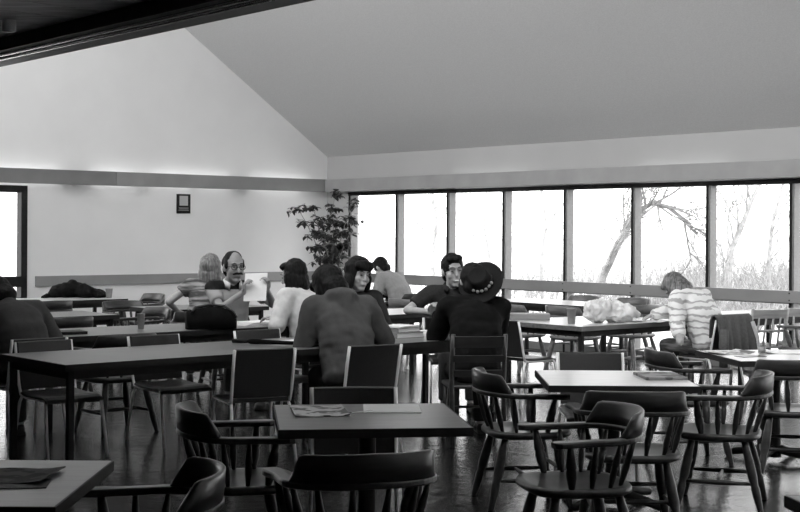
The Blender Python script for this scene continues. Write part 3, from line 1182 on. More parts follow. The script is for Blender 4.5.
def person(label, loc, f, lean1=8, lean2=10, side=0, twist=0, head=(0, 0, 0), neck=(0, 0.03), hands=None, elbows=None,
           hair='short', hairm=None, skin=None, top=None, trouser=None, sleeve=1.0, scale=1.0, seat=0.435, hdir=None, palm=None,
           curl=(0.5, 0.5), knee=(0.0, 0.0), face=True, folds=0.006, seed=1, hood=False, collar=None, legs_fwd=0.42, voxel=0.0075, hs=1.08, bulk=0.018):
    """a seated figure; +Y forward in its own frame, the frame's origin on the floor under the pelvis"""
    hairm = hairm or m_hair
    skin = skin or m_skin
    top = top or m_denim
    trouser = trouser or m_denim
    t = empty('person', (loc[0], loc[1], 0), yaw_of(V((f[0], f[1], 0))))
    tag(t, label, 'person', 'people sitting in the room')
    k = scale
    kh = scale * hs
    X = V((1, 0, 0))
    P = V((0, -0.02, seat + 0.098))

    def spine(deg):
        v = M.Rotation(-math.radians(deg), 3, 'X') @ V((0, 0, 1))
        return (M.Rotation(math.radians(side), 3, 'Y') @ v).normalized()
    s1, s2 = spine(lean1), spine(lean2)
    mid = P + s1 * 0.26 * k
    nb_ = mid + s2 * 0.27 * k
    Rt = M.Rotation(math.radians(twist), 3, 'Z')
    ax = Rt @ V((1, 0, 0))
    ax = (ax - s2 * ax.dot(s2)).normalized()
    fw2 = s2.cross(ax).normalized()
    R2 = M((ax, fw2, s2)).transposed()
    fw1 = s1.cross(X).normalized()
    R1 = M((X, fw1, s1)).transposed()
    shw = 0.182 * k
    SR = nb_ - s2 * 0.045 * k + ax * shw
    SL = nb_ - s2 * 0.045 * k - ax * shw
    # head frame
    Rh = Rt @ M.Rotation(math.radians(head[0]), 3, 'Z') @ M.Rotation(-math.radians(head[1]), 3, 'X') @ M.Rotation(math.radians(head[2]), 3, 'Y')
    nd = (s2 * 0.7 + (Rh @ V((0, 0, 1))) * 0.5).normalized()
    HC = nb_ + nd * 0.080 * k + Rh @ V((0, 0.025 + neck[1] - 0.03, 0.068)) * k

    def HP(p):
        return HC + Rh @ (V(p) * kh)
    # arms
    hands = hands or [None, None]
    elbows = elbows or [None, None]
    hdir = hdir or [None, None]
    palm = palm or [None, None]
    arms = []
    for i, S in enumerate((SR, SL)):
        sg = 1 if i == 0 else -1
        W = V(hands[i]) if hands[i] is not None else V((sg * 0.12, 0.36, 0.60))
        E, W = ik(S, W, 0.275 * k, 0.245 * k, elbows[i] or (sg * 0.7, -0.3, -1))
        arms.append((S, E, W, sg))
    # legs
    legs = []
    for i, sg in enumerate((1, -1)):
        H = P + V((sg * 0.085, 0, -0.01))
        K = V((sg * (0.11 + knee[i]), legs_fwd, seat + 0.07))
        A = V((sg * (0.12 + knee[i]), legs_fwd - 0.02, 0.085))
        legs.append((H, K, A, sg))
    # ---- body
    b = MB()
    b.ell(HP((0, -0.008, 0.022)), V((0.0745, 0.094, 0.098)) * kh, Rh)
    b.ell(HP((0, 0.020, -0.048)), V((0.057, 0.068, 0.072)) * kh, Rh)
    b.ell(HP((0, 0.060, -0.098)), V((0.028, 0.026, 0.022)) * kh, Rh)
    b.capsule(HP((0, 0.088, 0.012)), HP((0, 0.106, -0.028)), 0.009 * kh, 0.0145 * kh, 8)
    b.ell(HP((0, 0.076, 0.030)), V((0.050, 0.018, 0.012)) * kh, Rh)
    b.ell(HP((0, 0.085, -0.064)), V((0.025, 0.013, 0.012)) * kh, Rh)
    for sg in (1, -1):
        b.ell(HP((sg * 0.076, -0.005, -0.008)), V((0.012, 0.022, 0.032)) * kh, Rh)
        b.ell(HP((sg * 0.036, 0.056, -0.030)), V((0.026, 0.026, 0.028)) * kh, Rh)
    b.capsule(nb_ - s2 * 0.05, HP((0, -0.02, -0.06)), 0.060 * k, 0.052 * k)
    b.ell(mid + s2 * 0.10 * k, V((0.150, 0.100, 0.17)) * k, R2)
    for q_ in (0.25, 0.5, 0.75, 1.0):
        b.ell(P.lerp(mid, q_), V((0.144, 0.104, 0.11)) * k, R1)
    b.ell(P, V((0.155, 0.115, 0.098)) * k, R1)
    b.capsule(SR, SL, 0.050 * k, 0.050 * k)
    for i, (S, E, W, sg) in enumerate(arms):
        b.capsule(S, E, 0.046 * k, 0.037 * k)
        b.capsule(E, W, 0.037 * k, 0.025 * k)
        d = V(hdir[i]) if hdir[i] is not None else (W - E)
        pn = V(palm[i]) if palm[i] is not None else V((0, 0, -1))
        dn = d.normalized()
        pp = (pn - dn * pn.dot(dn)).normalized()
        tside = 1 if (dn.cross(pp)).dot(V((-sg, 0.2, 0.3))) > 0 else -1
        hand(b, W, d, pn, tside, curl[i], k)
    for (H, K, A, sg) in legs:
        b.capsule(H, K, 0.076 * k, 0.054 * k)
        b.capsule(K, A, 0.052 * k, 0.036 * k)
    remesh(b, 'body', skin, t, voxel, 2)
    # ---- clothing: top
    c = MB()
    ct = bulk
    c.ell(mid + s2 * 0.10 * k, (V((0.162, 0.108, 0.17)) * k + V((ct, ct, ct * .5))), R2)
    for q_ in (0.2, 0.4, 0.6, 0.8, 1.0):
        c.ell(P.lerp(mid, q_) + fw1 * 0.01, (V((0.150 + 0.010 * q_, 0.112, 0.12)) * k + V((ct, ct, 0))), R1)
    c.capsule(mid + s2 * 0.13 * k + ax * 0.10 * k, SR - s2 * 0.02, 0.085 * k, 0.06 * k)
    c.capsule(mid + s2 * 0.13 * k - ax * 0.10 * k, SL - s2 * 0.02, 0.085 * k, 0.06 * k)
    c.capsule(mid + ax * 0.07 * k - fw2 * 0.02, nb_ - s2 * 0.07 + ax * 0.07 * k - fw2 * 0.015, 0.10 * k, 0.075 * k)
    c.capsule(mid - ax * 0.07 * k - fw2 * 0.02, nb_ - s2 * 0.07 - ax * 0.07 * k - fw2 * 0.015, 0.10 * k, 0.075 * k)
    c.ell(P + V((0, 0, 0.012)), (V((0.155, 0.112, 0.092)) * k + V((ct, ct, 0))), R1)
    c.capsule(SR, SL, 0.052 * k + ct, 0.052 * k + ct)
    c.capsule(nb_ - s2 * 0.06 * k, nb_ - s2 * (0.022 if collar else 0.0) * k, 0.072 * k + ct, 0.054 * k + (0.004 if collar else ct * 0.7))
    for i, (S, E, W, sg) in enumerate(arms):
        if sleeve >= 0.99:
            c.capsule(S, E, 0.052 * k + ct, 0.042 * k + ct)
            c.capsule(E, E.lerp(W, 0.9), 0.042 * k + ct, 0.027 * k + ct)
        elif sleeve > 0.5:
            c.capsule(S, E, 0.052 * k + ct, 0.042 * k + ct)
            c.tube([E, E.lerp(W, sleeve - 0.5)], [0.040 * k + ct, 0.036 * k + ct], 12)
        elif sleeve > 0:
            q = S.lerp(E, sleeve * 2)
            c.capsule(S, S.lerp(E, 0.2), 0.054 * k + ct, 0.052 * k + ct)
            c.tube([S, S.lerp(q, 0.5), q], [0.052 * k + ct, 0.051 * k + ct, 0.048 * k + ct], 14)
    if hood:
        hb = nb_ - fw2 * 0.095
        c.ell(hb - s2 * 0.015, V((0.125, 0.075, 0.070)), R2)
        c.ell(hb + ax * 0.085 + fw2 * 0.07 + s2 * 0.02, V((0.040, 0.09, 0.050)), R2)
        c.ell(hb - ax * 0.085 + fw2 * 0.07 + s2 * 0.02, V((0.040, 0.09, 0.050)), R2)
        c.capsule(hb - s2 * 0.05 - fw2 * 0.02, hb - s2 * 0.20 - fw2 * 0.03, 0.085, 0.03)
    remesh(c, 'hooded_sweatshirt' if hood else 'shirt', top, t, 0.0095, 18, folds, 9.0, seed)
    if collar:
        cm = MB()
        n = 22
        path, secs = [], []
        cc = nb_ + nd * 0.02 + fw2 * 0.012
        for i in range(n + 1):
            a = -pi * 0.80 + 2 * pi * 0.80 * i / n
            dirv = (-fw2 * math.cos(a) + ax * math.sin(a))
            path.append((cc + dirv * 0.074 * k - s2 * (0.018 + 0.055 * (abs(a) / pi) ** 3) + fw2 * 0.03 * (abs(a) / pi) ** 2, dirv, s2))
            h = 0.040 + 0.014 * (abs(a) / pi) ** 2
            secs.append([(-0.004, 0), (0.018, -0.015), (0.012, h * 0.6), (0, h), (-0.006, h)])
        cm.sweep(path, secs).build('collar', collar, t, smooth=True)
    # ---- trousers, shoes
    c = MB()
    c.ell(P + V((0, 0, -0.004)), (V((0.158, 0.118, 0.096)) * k + V((0.009, 0.009, 0.004))), R1)
    for (H, K, A, sg) in legs:
        c.capsule(H, K, 0.083 * k, 0.064 * k)
        c.capsule(K, K.lerp(A, 0.2), 0.064 * k, 0.060 * k)
        c.tube([K, K.lerp(A, 0.97)], [0.062 * k, 0.052 * k], 14)
    remesh(c, 'trousers', trouser, t, 0.011, 2, folds * 0.7, 9, seed + 5)
    for (H, K, A, sg) in legs:
        s_ = MB()
        s_.ell(A + V((0, -0.01, -0.040)), (0.040, 0.055, 0.045))
        s_.ell(A + V((0, 0.10, -0.048)), (0.044, 0.095, 0.035))
        s_.box(A + V((0, 0.06, -0.075)), (0.078, 0.24, 0.02))
        remesh(s_, 'shoe', m_shoe, t, 0.01, 2)
    # ---- hair
    if hair:
        h = MB()
        for (c0, r0) in HAIRS[hair]:
            h.ell(HP(c0), V(r0) * kh, Rh)
        remesh(h, 'hair', hairm, t, 0.008, 1, 0.006, 22, seed + 9)
    if face:
        for sg in (1, -1):
            MB().ell(HP((sg * 0.031, 0.086, 0.006)), V((0.0105, 0.007, 0.0048)) * kh, Rh, 10, 8).build('eye', m_eye, t, smooth=True)
            MB().tube([HP((sg * 0.012, 0.094, 0.030)), HP((sg * 0.032, 0.092, 0.036)), HP((sg * 0.050, 0.080, 0.029))], [0.0025, 0.0036, 0.002], 8).build('eyebrow', hairm, t, smooth=True)
    t['frame'] = 0
    del t['frame']
    return t, HP, Rh, arms, dict(nb=nb_, s2=s2, ax=ax, fw2=fw2, nd=nd, HC=HC, k=k)


def to_local(o, p):
    Rz = M.Rotation(-o.rotation_euler[2], 3, 'Z')
    return Rz @ (V(p) - V(o.location))


def local_of(loc, f, p):
    Rz = M.Rotation(-yaw_of(V((f[0], f[1], 0))), 3, 'Z')
    return Rz @ (V(p) - V((loc[0], loc[1], 0)))


m_sweat = mat('grey_sweatshirt', 0.085, 0.95, scale=200, var=0.12, bump=0.2)
m_dsweat = mat('dark_sweater', 0.065, 0.95, scale=160, var=0.15, bump=0.2)
m_white = mat('white_cotton', 0.62, 0.9, scale=30, var=0.06)
m_polo = mat('black_polo', 0.014, 0.9, scale=60)
m_blackc = mat('black_cloth', 0.007, 0.9, scale=60)
m_vest = mat('streaked_knit', 0.06, 0.95, 'streaks', c2=0.34)
m_lgrey = mat('grey_shirt', 0.26, 0.9, scale=40, var=0.08)
m_strip = mat('striped_sweater', 0.40, 0.95, 'stripes', 5.0, c2=0.80)
m_navy = mat('dark_collar_shirt', 0.03, 0.9, scale=60)
m_polo2 = mat('two_tone_polo', 0.014, 0.9, 'split', 1.03, c2=0.34)
m_patt = mat('patterned_trousers', 0.10, 0.9, 'streaks', c2=0.32)
m_felt = mat('black_felt', 0.016, 0.95, scale=90)
m_leath = mat('pale_leather', 0.32, 0.6, scale=40)

# 1 hunched figure at the left edge
l0 = L(0.52, -1.66)
person('person hunched at the left edge in a dark sweater, seen from behind', l0, NACROSS, lean1=24, lean2=50, head=(8, 58, 0), hands=[(0.16, 0.42, 0.78), (-0.16, 0.42, 0.78)],
       hair='shaggy', top=m_dsweat, seed=1, scale=1.12, face=False, bulk=0.03)
# 2 blonde back view
l0 = V((-2.01, 13.75, 0))
person('person with blonde bobbed hair and streaked knit vest, back turned', l0, (-0.15, 0.98), lean1=10, lean2=20, side=8, hs=1.16, hands=[(0.20, 0.36, 0.76), (-0.26, 0.30, 0.76)], elbows=[(1, -0.4, -0.6), (-1, -0.4, -0.6)],
       hair='bob', hairm=m_hairb, top=m_vest, sleeve=0.22, seed=2, face=False, scale=1.02, bulk=0.026)
# 3 man with glasses and moustache
l3 = at_px(229, 300, 12.95)
f3 = V((0.42, -0.91, 0)).normalized()
pr = local_of(l3, f3, at_px(243.5, 292, 12.60))
pl = local_of(l3, f3, at_px(267, 290, 12.62))
P3 = person('balding man with glasses and moustache in a black polo, holding up a sheet of paper', l3, f3, lean1=8, lean2=14, head=(4, 4, 0), hs=1.14, hands=[pr, pl], elbows=[(0.9, -0.1, -1), (-0.9, -0.1, -1)],
            hdir=[(0.0, 0.35, 0.9), (0.0, 0.3, 0.95)], palm=[(-0.9, 0.5, 0.0), (0.9, 0.5, 0)], curl=(0.75, 0.75), hair='balding', hairm=m_hair, skin=m_skind, top=m_polo2, sleeve=0.34, seed=3, collar=m_white, scale=1.07)
t, HP, Rh = P3[0], P3[1], P3[2]
MB().tube([HP((-0.040, 0.092, -0.050)), HP((-0.02, 0.106, -0.042)), HP((0, 0.109, -0.041)), HP((0.02, 0.106, -0.042)), HP((0.040, 0.092, -0.050))], [0.006, 0.011, 0.012, 0.011, 0.006], 8).build('moustache', m_hair, t, smooth=True)
gl = MB()
for sg in (1, -1):
    gl.tube([HP((sg * 0.033 + 0.024 * math.cos(a), 0.104 - 0.006 * abs(math.cos(a)), 0.004 + 0.019 * math.sin(a))) for a in [2 * pi * i / 14 for i in range(15)]], 0.0028, 6)
    gl.tube([HP((sg * 0.057, 0.098, 0.008)), HP((sg * 0.080, 0.01, 0.010))], 0.0025, 6)
gl.tube([HP((-0.010, 0.104, 0.008)), HP((0.010, 0.104, 0.008))], 0.0028, 6)
gl.build('glasses', m_black, t)
# 4 woman in white shirt, profile to the left
l4 = at_px(311, 300, 11.7)
f4 = V((-0.72, 0.69, 0)).normalized()
person('person in a loose white shirt with dark hair, face turned left in profile', l4, f4, lean1=12, lean2=20, head=(26, 16, 0), hands=[local_of(l4, f4, at_px(277, 318, 12.05)), local_of(l4, f4, at_px(279, 322, 11.75))],
       hair='long', top=m_white, seed=4, scale=1.03, folds=0.012, bulk=0.034)
# 5 hooded sweatshirt
l5 = L(2.16, 0.13)
f5 = V((-0.36, 0.93, 0)).normalized()
person('person in a grey hooded sweatshirt leaning on the table, seen from behind', l5, f5, lean1=18, lean2=36, side=0, head=(16, 50, 0), hs=1.14, hands=[local_of(l5, f5, at_px(354, 333, 10.3)), local_of(l5, f5, at_px(322, 335, 10.12))],
       elbows=[(0.8, -0.2, -0.9), (-0.6, -0.4, -0.8)], hair='shaggy', top=m_sweat, seed=5, hood=True, scale=1.14, face=False, folds=0.011, bulk=0.034)
# 6 girl
l6 = at_px(352, 300, 11.6)
person('dark-haired girl with a thick fringe smiling behind the hooded person', l6, (0.40, -0.92), lean1=8, lean2=12, head=(10, 4, -6), hair='mop', top=m_navy, seed=6, scale=1.02,
       hands=[(0.12, 0.34, 0.77), (-0.12, 0.34, 0.77)])
# 7 bent back near the windows
l7 = at_px(404, 290, 18.0)
person('person in a light grey shirt bent over near the corner windows', l7, (-0.80, 0.60), lean1=20, lean2=42, head=(0, 40, 0), hair='short', top=m_lgrey, seed=7, scale=1.05, face=False, bulk=0.03, 
       hands=[(0.14, 0.42, 0.77), (-0.14, 0.42, 0.77)])
# 8 young man
l8 = at_px(451, 300, 12.35)
f8 = V((0.12, -0.99, 0)).normalized()
P8 = person('smiling young man with dark hair and open dark collar, facing the viewer', l8, f8, lean1=8, lean2=10, head=(8, 4, 4), hands=[local_of(l8, f8, at_px(430, 312, 12.0)), local_of(l8, f8, at_px(488, 318, 11.95))],
            elbows=[(1, -0.2, -0.4), (-1, -0.3, -0.2)], hdir=[(-0.2, 0.4, 0.7), (0.5, 0.8, 0)], curl=(0.9, 0.5), hair='short', hs=1.17, top=m_navy, sleeve=0.36, seed=8, collar=m_navy, scale=1.05)
t, HP, Rh = P8[0], P8[1], P8[2]
MB().ell(HP((0, 0.097, -0.064)), (0.021, 0.006, 0.006), Rh, 10, 8).build('teeth', m_tooth, t, smooth=True)
# 9 cowboy hat
l9 = L(3.18, 0.38)
f9 = V((-0.12, 0.99, 0)).normalized()
P9 = person('person in black wearing a wide black felt hat, back to the viewer', l9, f9, lean1=15, lean2=38, side=3, head=(0, 8, 0), hands=[local_of(l9, f9, at_px(478, 324, 10.85)), local_of(l9, f9, at_px(450, 322, 10.8))],
            elbows=[(0.35, -0.3, -1), (-0.55, 0.0, -0.9)], hair='short', top=m_blackc, seed=9, scale=1.10, face=False, bulk=0.034, folds=0.01)
t, HP, Rh = P9[0], P9[1], P9[2]
hc = HP((0.045, -0.075, -0.012))
wa = V((-0.33, -0.72, 0.60)).normalized()          # the hat's axis, tipped back
Rz = M.Rotation(-t.rotation_euler[2], 3, 'Z')
la = (Rz @ wa).normalized()
lx = V((1, 0, 0))
lx = (lx - la * lx.dot(la)).normalized()
ly = la.cross(lx)
RH = M((lx, ly, la)).transposed()
ht = MB()
n = 40
prof = [(0.001, 0.105), (0.05, 0.108), (0.075, 0.125), (0.086, 0.125), (0.093, 0.105), (0.098, 0.06), (0.104, 0.012), (0.116, 0.0), (0.15, -0.004), (0.19, 0.0), (0.212, 0.012), (0.214, 0.008), (0.19, -0.008), (0.12, -0.014), (0.098, -0.012), (0.092, 0.05), (0.080, 0.095), (0.001, 0.096)]
k0 = len(ht.v)
for (r, z) in prof:
    for j in range(n):
        a = 2 * pi * j / n
        up = 0.012 * (abs(math.cos(a)) ** 2) * max(0, (r - 0.11) / 0.1)
        ht.v.append(hc + RH @ (V((r * math.cos(a) * 0.96, r * math.sin(a) * 1.06, z + up)) * 0.88))
for i in range(len(prof) - 1):
    for j in range(n):
        j2 = (j + 1) % n
        ht.f.append((i * n + j, i * n + j2, (i + 1) * n + j2, (i + 1) * n + j))
hat = ht.build('hat', m_felt, t, smooth=True)
bd = MB()
bd.lathe([(0.092, 0.011), (0.098, 0.011), (0.096, 0.032), (0.089, 0.032)], hc, 40, RH)
bd.build('hat_band', m_black, hat, smooth=False)
for j in range(7):
    a = -pi / 2 + (-1.1 + 2.2 * j / 6)
    d = RH @ V((math.cos(a) * 0.092, math.sin(a) * 0.098, 0.022 + 0.004 * (j % 2)))
    MB().ell(hc + d, (0.015, 0.015, 0.012 if j % 2 else 0.016), RH, 8, 6).build('band_ornament', m_leath, hat, smooth=True)
# 10 striped sweater by the windows
l10 = V((2.93, 12.80, 0))
f10 = V((-0.62, 0.78, 0)).normalized()
person('person in a pale striped sweater bent over the paper at the table end', l10, f10, lean1=16, lean2=44, head=(6, 58, 0), hands=[local_of(l10, f10, at_px(652, 316, 12.95)), local_of(l10, f10, at_px(679, 334, 12.45))],
       elbows=[(0.6, 0, -1), (-0.5, -0.4, -1)], hair='long', hairm=m_hairg, top=m_strip, trouser=m_patt, seed=10, scale=1.04, folds=0.012, bulk=0.036)

# --- the chairs they sit on
cap(-2.03, 13.75, (-0.15, 0.98), "captain's chair under the blonde person")
cap(l3.x, l3.y, f3, "captain's chair under the man with glasses")
stk(l4.x, l4.y, f4, 'stacking chair under the person in the white shirt')
stk(l6.x, l6.y, (0.40, -0.92), 'stacking chair under the smiling girl')
cap(l7.x, l7.y, (-0.80, 0.60), "captain's chair under the person bent over by the corner windows")
stk(l8.x, l8.y, f8, 'stacking chair under the smiling young man')
c9 = make_side_chair(m_chair, 'ladder_back_chair', True)
c9.location = (l9.x - 0.02, l9.y - 0.02, 0)
c9.rotation_euler = (0, 0, yaw_of((-0.12, 0.99)))
tag(c9, 'dark ladder-back chair under the person in the black hat', 'chair')
fch = V((-0.6, 0.8, 0)).normalized()
stk(l10.x, l10.y, fch, 'stacking chair under the striped sweater, jacket over its back')

# --- more chairs farther back
cap(*L(3.15, -4.62).xy, NALONG, "captain's chair at the near end of the low pale table, left of the blonde person")
cap(*L(3.72, -5.85).xy, ACROSS, "captain's chair facing the viewer left of the blonde person")
cap(*L(4.72, -7.4).xy, NALONG, "captain's chair by the far white wall, at the end of the coat table")
cap(*L(1.9, -3.95).xy, NACROSS, "captain's chair at the pale table behind the hunched person")
cap(*L(3.1, -6.75).xy, NACROSS, "captain's chair pushed up to the table with the dark coat")
cap(*L(7.15, -3.05).xy, ALONG, "captain's chair behind the dark folder, back to the viewer", 'cap2', m_chair2)
cap(*L(7.35, -2.4).xy, ALONG, "captain's chair behind the paper cup, turned to the window table", 'cap2')
cap(*L(8.15, -2.25).xy, NACROSS, "captain's chair behind the white bundle at the end of the window table", 'cap2')
cap(*L(9.0, -3.9).xy, NALONG, "captain's chair close to the glass, left of the white bundle", 'cap2')
cap(*L(9.02, -3.1).xy, NALONG, "captain's chair close to the glass, above the white bundle", 'cap2')
cap(*L(6.9, -4.6).xy, ALONG, "captain's chair right of the hat, near the windows", 'cap2')
cap(*L(8.2, 0.05).xy, NACROSS, "captain's chair near the window behind the pale chairs at the right", 'cap2')
W1 = place('side', lambda: make_side_chair(m_lwood), 3.68, 13.9, V((-0.25, 0.97, 0)), 'pale wood spindle-back chair right of the draped jacket', 'chair', 'pale spindle-back chairs')
W2 = place('side', lambda: make_side_chair(m_lwood), 4.22, 14.2, V((0.1, 0.99, 0)), 'pale wood spindle-back chair at the right edge by the windows', 'chair', 'pale spindle-back chairs')
stk(*L(5.05, -0.95).xy, ALONG, 'stacking chair at the end of the white bundle table, beside the black hat')

# ================================================================== THINGS ON TABLES
TT = 0.738


def sheet(name, p, w, h, rz, m, label, cat, z=TT, th=0.004, curlz=0.0, group=None):
    mb = MB()
    n = 8
    path, secs = [], []
    for i in range(n + 1):
        x = -w / 2 + w * i / n
        zz = th / 2 + curlz * (abs(x) / (w / 2)) ** 3 + 0.002 * math.sin(i * 1.7) * (1 if curlz else 0)
        path.append(((x, 0, zz), (0, 1, 0), (0, 0, 1)))
        secs.append([(-h / 2, -th / 2), (h / 2, -th / 2), (h / 2, th / 2), (-h / 2, th / 2)])
    mb.sweep(path, secs)
    o = mb.build(name, m, loc=(p[0], p[1], z))
    o.rotation_euler = (0, 0, rz)
    tag(o, label, cat, group)
    return o


def cup(p, label, r=0.036, h=0.10, m=None, lidm=None, z=TT):
    t = empty('paper_cup', (p[0], p[1], z))
    MB().lathe([(r * 0.72, 0.0), (r * 0.74, 0.001), (r, h), (r * 1.07, h + 0.002), (r * 1.07, h + 0.006), (r * 0.96, h + 0.006), (r * 0.93, h - 0.01), (r * 0.7, 0.006)], n=24).build('cup_wall', m or m_paper, t, smooth=True)
    MB().lathe([(0.001, h * 0.72), (r * 0.90, h * 0.72), (r * 0.90, h * 0.73), (0.001, h * 0.73)], n=24).build('coffee', m_eye, t)
    tag(t, label, 'cup', 'cups on the tables')
    return t


# on the front table
p = at_px(316, 411, 6.28)
sheet('newspaper', (-0.375, 6.32), 0.25, 0.36, math.radians(9), m_news, 'folded newspaper lying on the left half of the front centre table', 'newspaper', curlz=0.006)
sheet('sheet_of_paper', (-0.035, 6.44), 0.27, 0.30, math.radians(2), m_paper, 'blank pale sheet on the front centre table, right of the newspaper', 'paper', th=0.003)
mb = MB()
mb.tube([(-0.10, 0.0, 0.003), (-0.055, 0.012, 0.003), (-0.045, -0.015, 0.003), (0.01, 0.035, 0.003), (0.05, 0.075, 0.004)], 0.0028, 6)
o = mb.build('bent_straw', m_paper, loc=(-0.175, 6.28, TT))
tag(o, 'thin white bent straw beside the newspaper on the front table', 'straw')
# on the lower left table
sheet('newspaper', (-1.38, 4.62), 0.40, 0.28, math.radians(-4), m_newsd, 'dark printed newspaper on the lower left table', 'newspaper', curlz=0.008)
sheet('magazine', (-1.27, 4.47), 0.22, 0.16, math.radians(8), m_edge, 'black magazine partly under the newspaper on the lower left table', 'magazine', z=TT, th=0.003)
# on the bright table
sheet('magazine', (1.53, 7.92), 0.24, 0.32, math.radians(4), news_mat('grey_cover', 0.26, 0.10), 'magazine lying on the bright square table', 'magazine', th=0.016)
# on the right table
sheet('newspaper', (2.32, 9.55), 0.30, 0.24, math.radians(20), m_news, 'loose newspaper sheet at the left corner of the right edge table', 'newspaper', curlz=0.012)
sheet('newspaper', (2.75, 9.62), 0.36, 0.26, math.radians(-10), m_paper, 'crumpled white newspaper further back on the right edge table', 'newspaper', curlz=0.02)
sheet('magazine', (2.42, 9.30), 0.20, 0.10, math.radians(25), m_eye, 'small dark pamphlet on the right edge table', 'pamphlet', th=0.003)
t = empty('drinking_glass', (2.55, 9.5, TT))
m_gl = glass_mat()
m_gl.name = 'tumbler_glass'
MB().lathe([(0.025, 0), (0.033, 0.095), (0.031, 0.095), (0.024, 0.008)], n=20).build('glass_wall', m_gl, t, smooth=True)
MB().lathe([(0.024, 0.009), (0.028, 0.05), (0.001, 0.05)], n=20).build('drink', m_leath, t, smooth=True)
tag(t, 'small clear tumbler on the right edge table', 'glass')
# long table in the left foreground: furled umbrella, papers of the hooded person
p = at_px(281, 342, 9.98)
t = empty('furled_umbrella', (p.x, p.y, TT + 0.022), -0.36)
MB().tube([(-0.28, 0, 0), (-0.25, 0, 0), (-0.20, 0, 0), (-0.10, 0, 0), (0.15, 0, 0), (0.25, 0, 0)], [0.010, 0.020, 0.021, 0.017, 0.013, 0.006], 10).build('canopy', m_blackc, t, smooth=True)
MB().tube([(-0.28, 0, 0), (-0.34, 0, 0), (-0.40, 0, 0)], [0.014, 0.017, 0.016], 10).build('handle', m_black, t, smooth=True)
MB().tube([(0.25, 0, 0), (0.33, 0, -0.004)], 0.004, 8).build('tip', m_chrome, t, smooth=True)
tag(t, 'furled black umbrella lying on the long table beside the hooded person', 'umbrella')
p = L(2.2, -0.62)
sheet('sheet_of_paper', p, 0.30, 0.22, 0.9, m_paper, 'white sheet on the long table in front of the hooded person', 'paper')
# books on the next table of the row
p = L(3.15, -0.45)
for i, (w, h, th, mm, lab) in enumerate(((0.30, 0.22, 0.045, m_lgrey, 'thick book at the bottom of the pile left of the hatted person'), (0.27, 0.20, 0.035, m_trim, 'book in the middle of the pile left of the hatted person'), (0.28, 0.21, 0.012, m_paper, 'white pad on top of the pile left of the hatted person'))):
    z = TT + (0, 0.046, 0.082)[i]
    t = empty('book' if i < 2 else 'notepad', (p.x - 0.01 * i, p.y, z), 0.75 + 0.1 * i)
    MB().box((0, 0, th / 2), (w - 0.012, h - 0.012, th - 0.006)).build('pages', m_paper, t)
    cv = MB()
    cv.box((0, 0, 0.0015), (w, h, 0.003)).box((0, 0, th - 0.0015), (w, h, 0.003)).box((-w / 2 + 0.0015, 0, th / 2), (0.003, h, th))
    cv.build('cover', mm, t)
    tag(t, lab, 'book' if i < 2 else 'notepad', 'books piled on the table')
# on the man's table: papers, handbag, cup, tablet-like pads
p = at_px(254, 317, 12.15)
for i in range(4):
    sheet('sheet_of_paper', (p.x + 0.015 * (i % 2), p.y + 0.02 * i), 0.30 + 0.02 * (i % 2), 0.22, 0.6 + 0.12 * i, m_paper, ('bottom sheet', 'second sheet', 'third sheet', 'top sheet')[i] + ' of the paper stack before the man with glasses', 'paper', z=TT + 0.008 * i, th=0.006, group='stack of papers on the long table')
p = at_px(211, 329, 11.62)
t = empty('handbag', (p.x, p.y, TT), math.atan2(ALONG[1], ALONG[0]) - 0.3)
b_ = MB()
path, secs = [], []
for i in range(15):
    f_ = -1 + 2 * i / 14
    hh = 0.20 * (1 - 0.25 * f_ * f_) + 0.012 * math.sin(i * 2.1)
    ww_ = 0.09 * math.sqrt(max(0.05, 1 - 0.75 * f_ * f_))
    path.append(((0.215 * f_, 0, 0), (0, 1, 0), (0, 0, 1)))
    secs.append([(-ww_, 0.004), (ww_, 0.004), (ww_ * 1.1, hh * 0.45), (ww_ * 0.8, hh * 0.9), (ww_ * 0.3, hh), (-ww_ * 0.3, hh * 0.98), (-ww_ * 0.8, hh * 0.9), (-ww_ * 1.1, hh * 0.45)])
b_.sweep(path, secs).build('bag_body', m_blackc, t, smooth=True)
MB().tube([(-0.19, -0.08, 0.15), (-0.15, -0.03, 0.19), (-0.02, -0.02, 0.212), (0.10, -0.04, 0.20), (0.18, -0.06, 0.15), (0.2, -0.095, 0.10)], 0.012, 8).build('strap', m_vinyl, t, smooth=True)
tag(t, 'slouchy black handbag on the long table before the man with glasses', 'bag')
p = at_px(141, 324, 11.6)
cup(p, 'tall grey cup at the left of the black handbag', 0.034, 0.125, m_lgrey)
p = L(1.15, -2.35)
t = empty('folder', (p.x, p.y, TT), 0.5)
MB().box((0, 0, 0.012), (0.34, 0.24, 0.024)).build('cover', m_black, t, bevel=0.004)
MB().box((0.004, 0, 0.012), (0.338, 0.232, 0.016)).build('pages', m_paper, t)
tag(t, 'black folder on the long table behind the rounded chair rail', 'folder')
# held sheet of the man with glasses
hp = at_px(255.5, 287, 12.60)
mb = MB()
path, secs = [], []
for i in range(9):
    x = -0.108 + 0.216 * i / 8
    path.append(((x, 0.012 * math.cos(i / 8 * pi), 0), (0, 1, 0), (0, 0, 1)))
    secs.append([(-0.0008, -0.135), (0.0008, -0.135), (0.0008, 0.135), (-0.0008, 0.135)])
o = mb.sweep(path, secs).build('sheet_of_paper', m_paper, loc=hp)
o.rotation_euler = (math.radians(-18), 0, math.radians(-4))
tag(o, 'white sheet of paper held up in both hands by the man with glasses', 'paper')
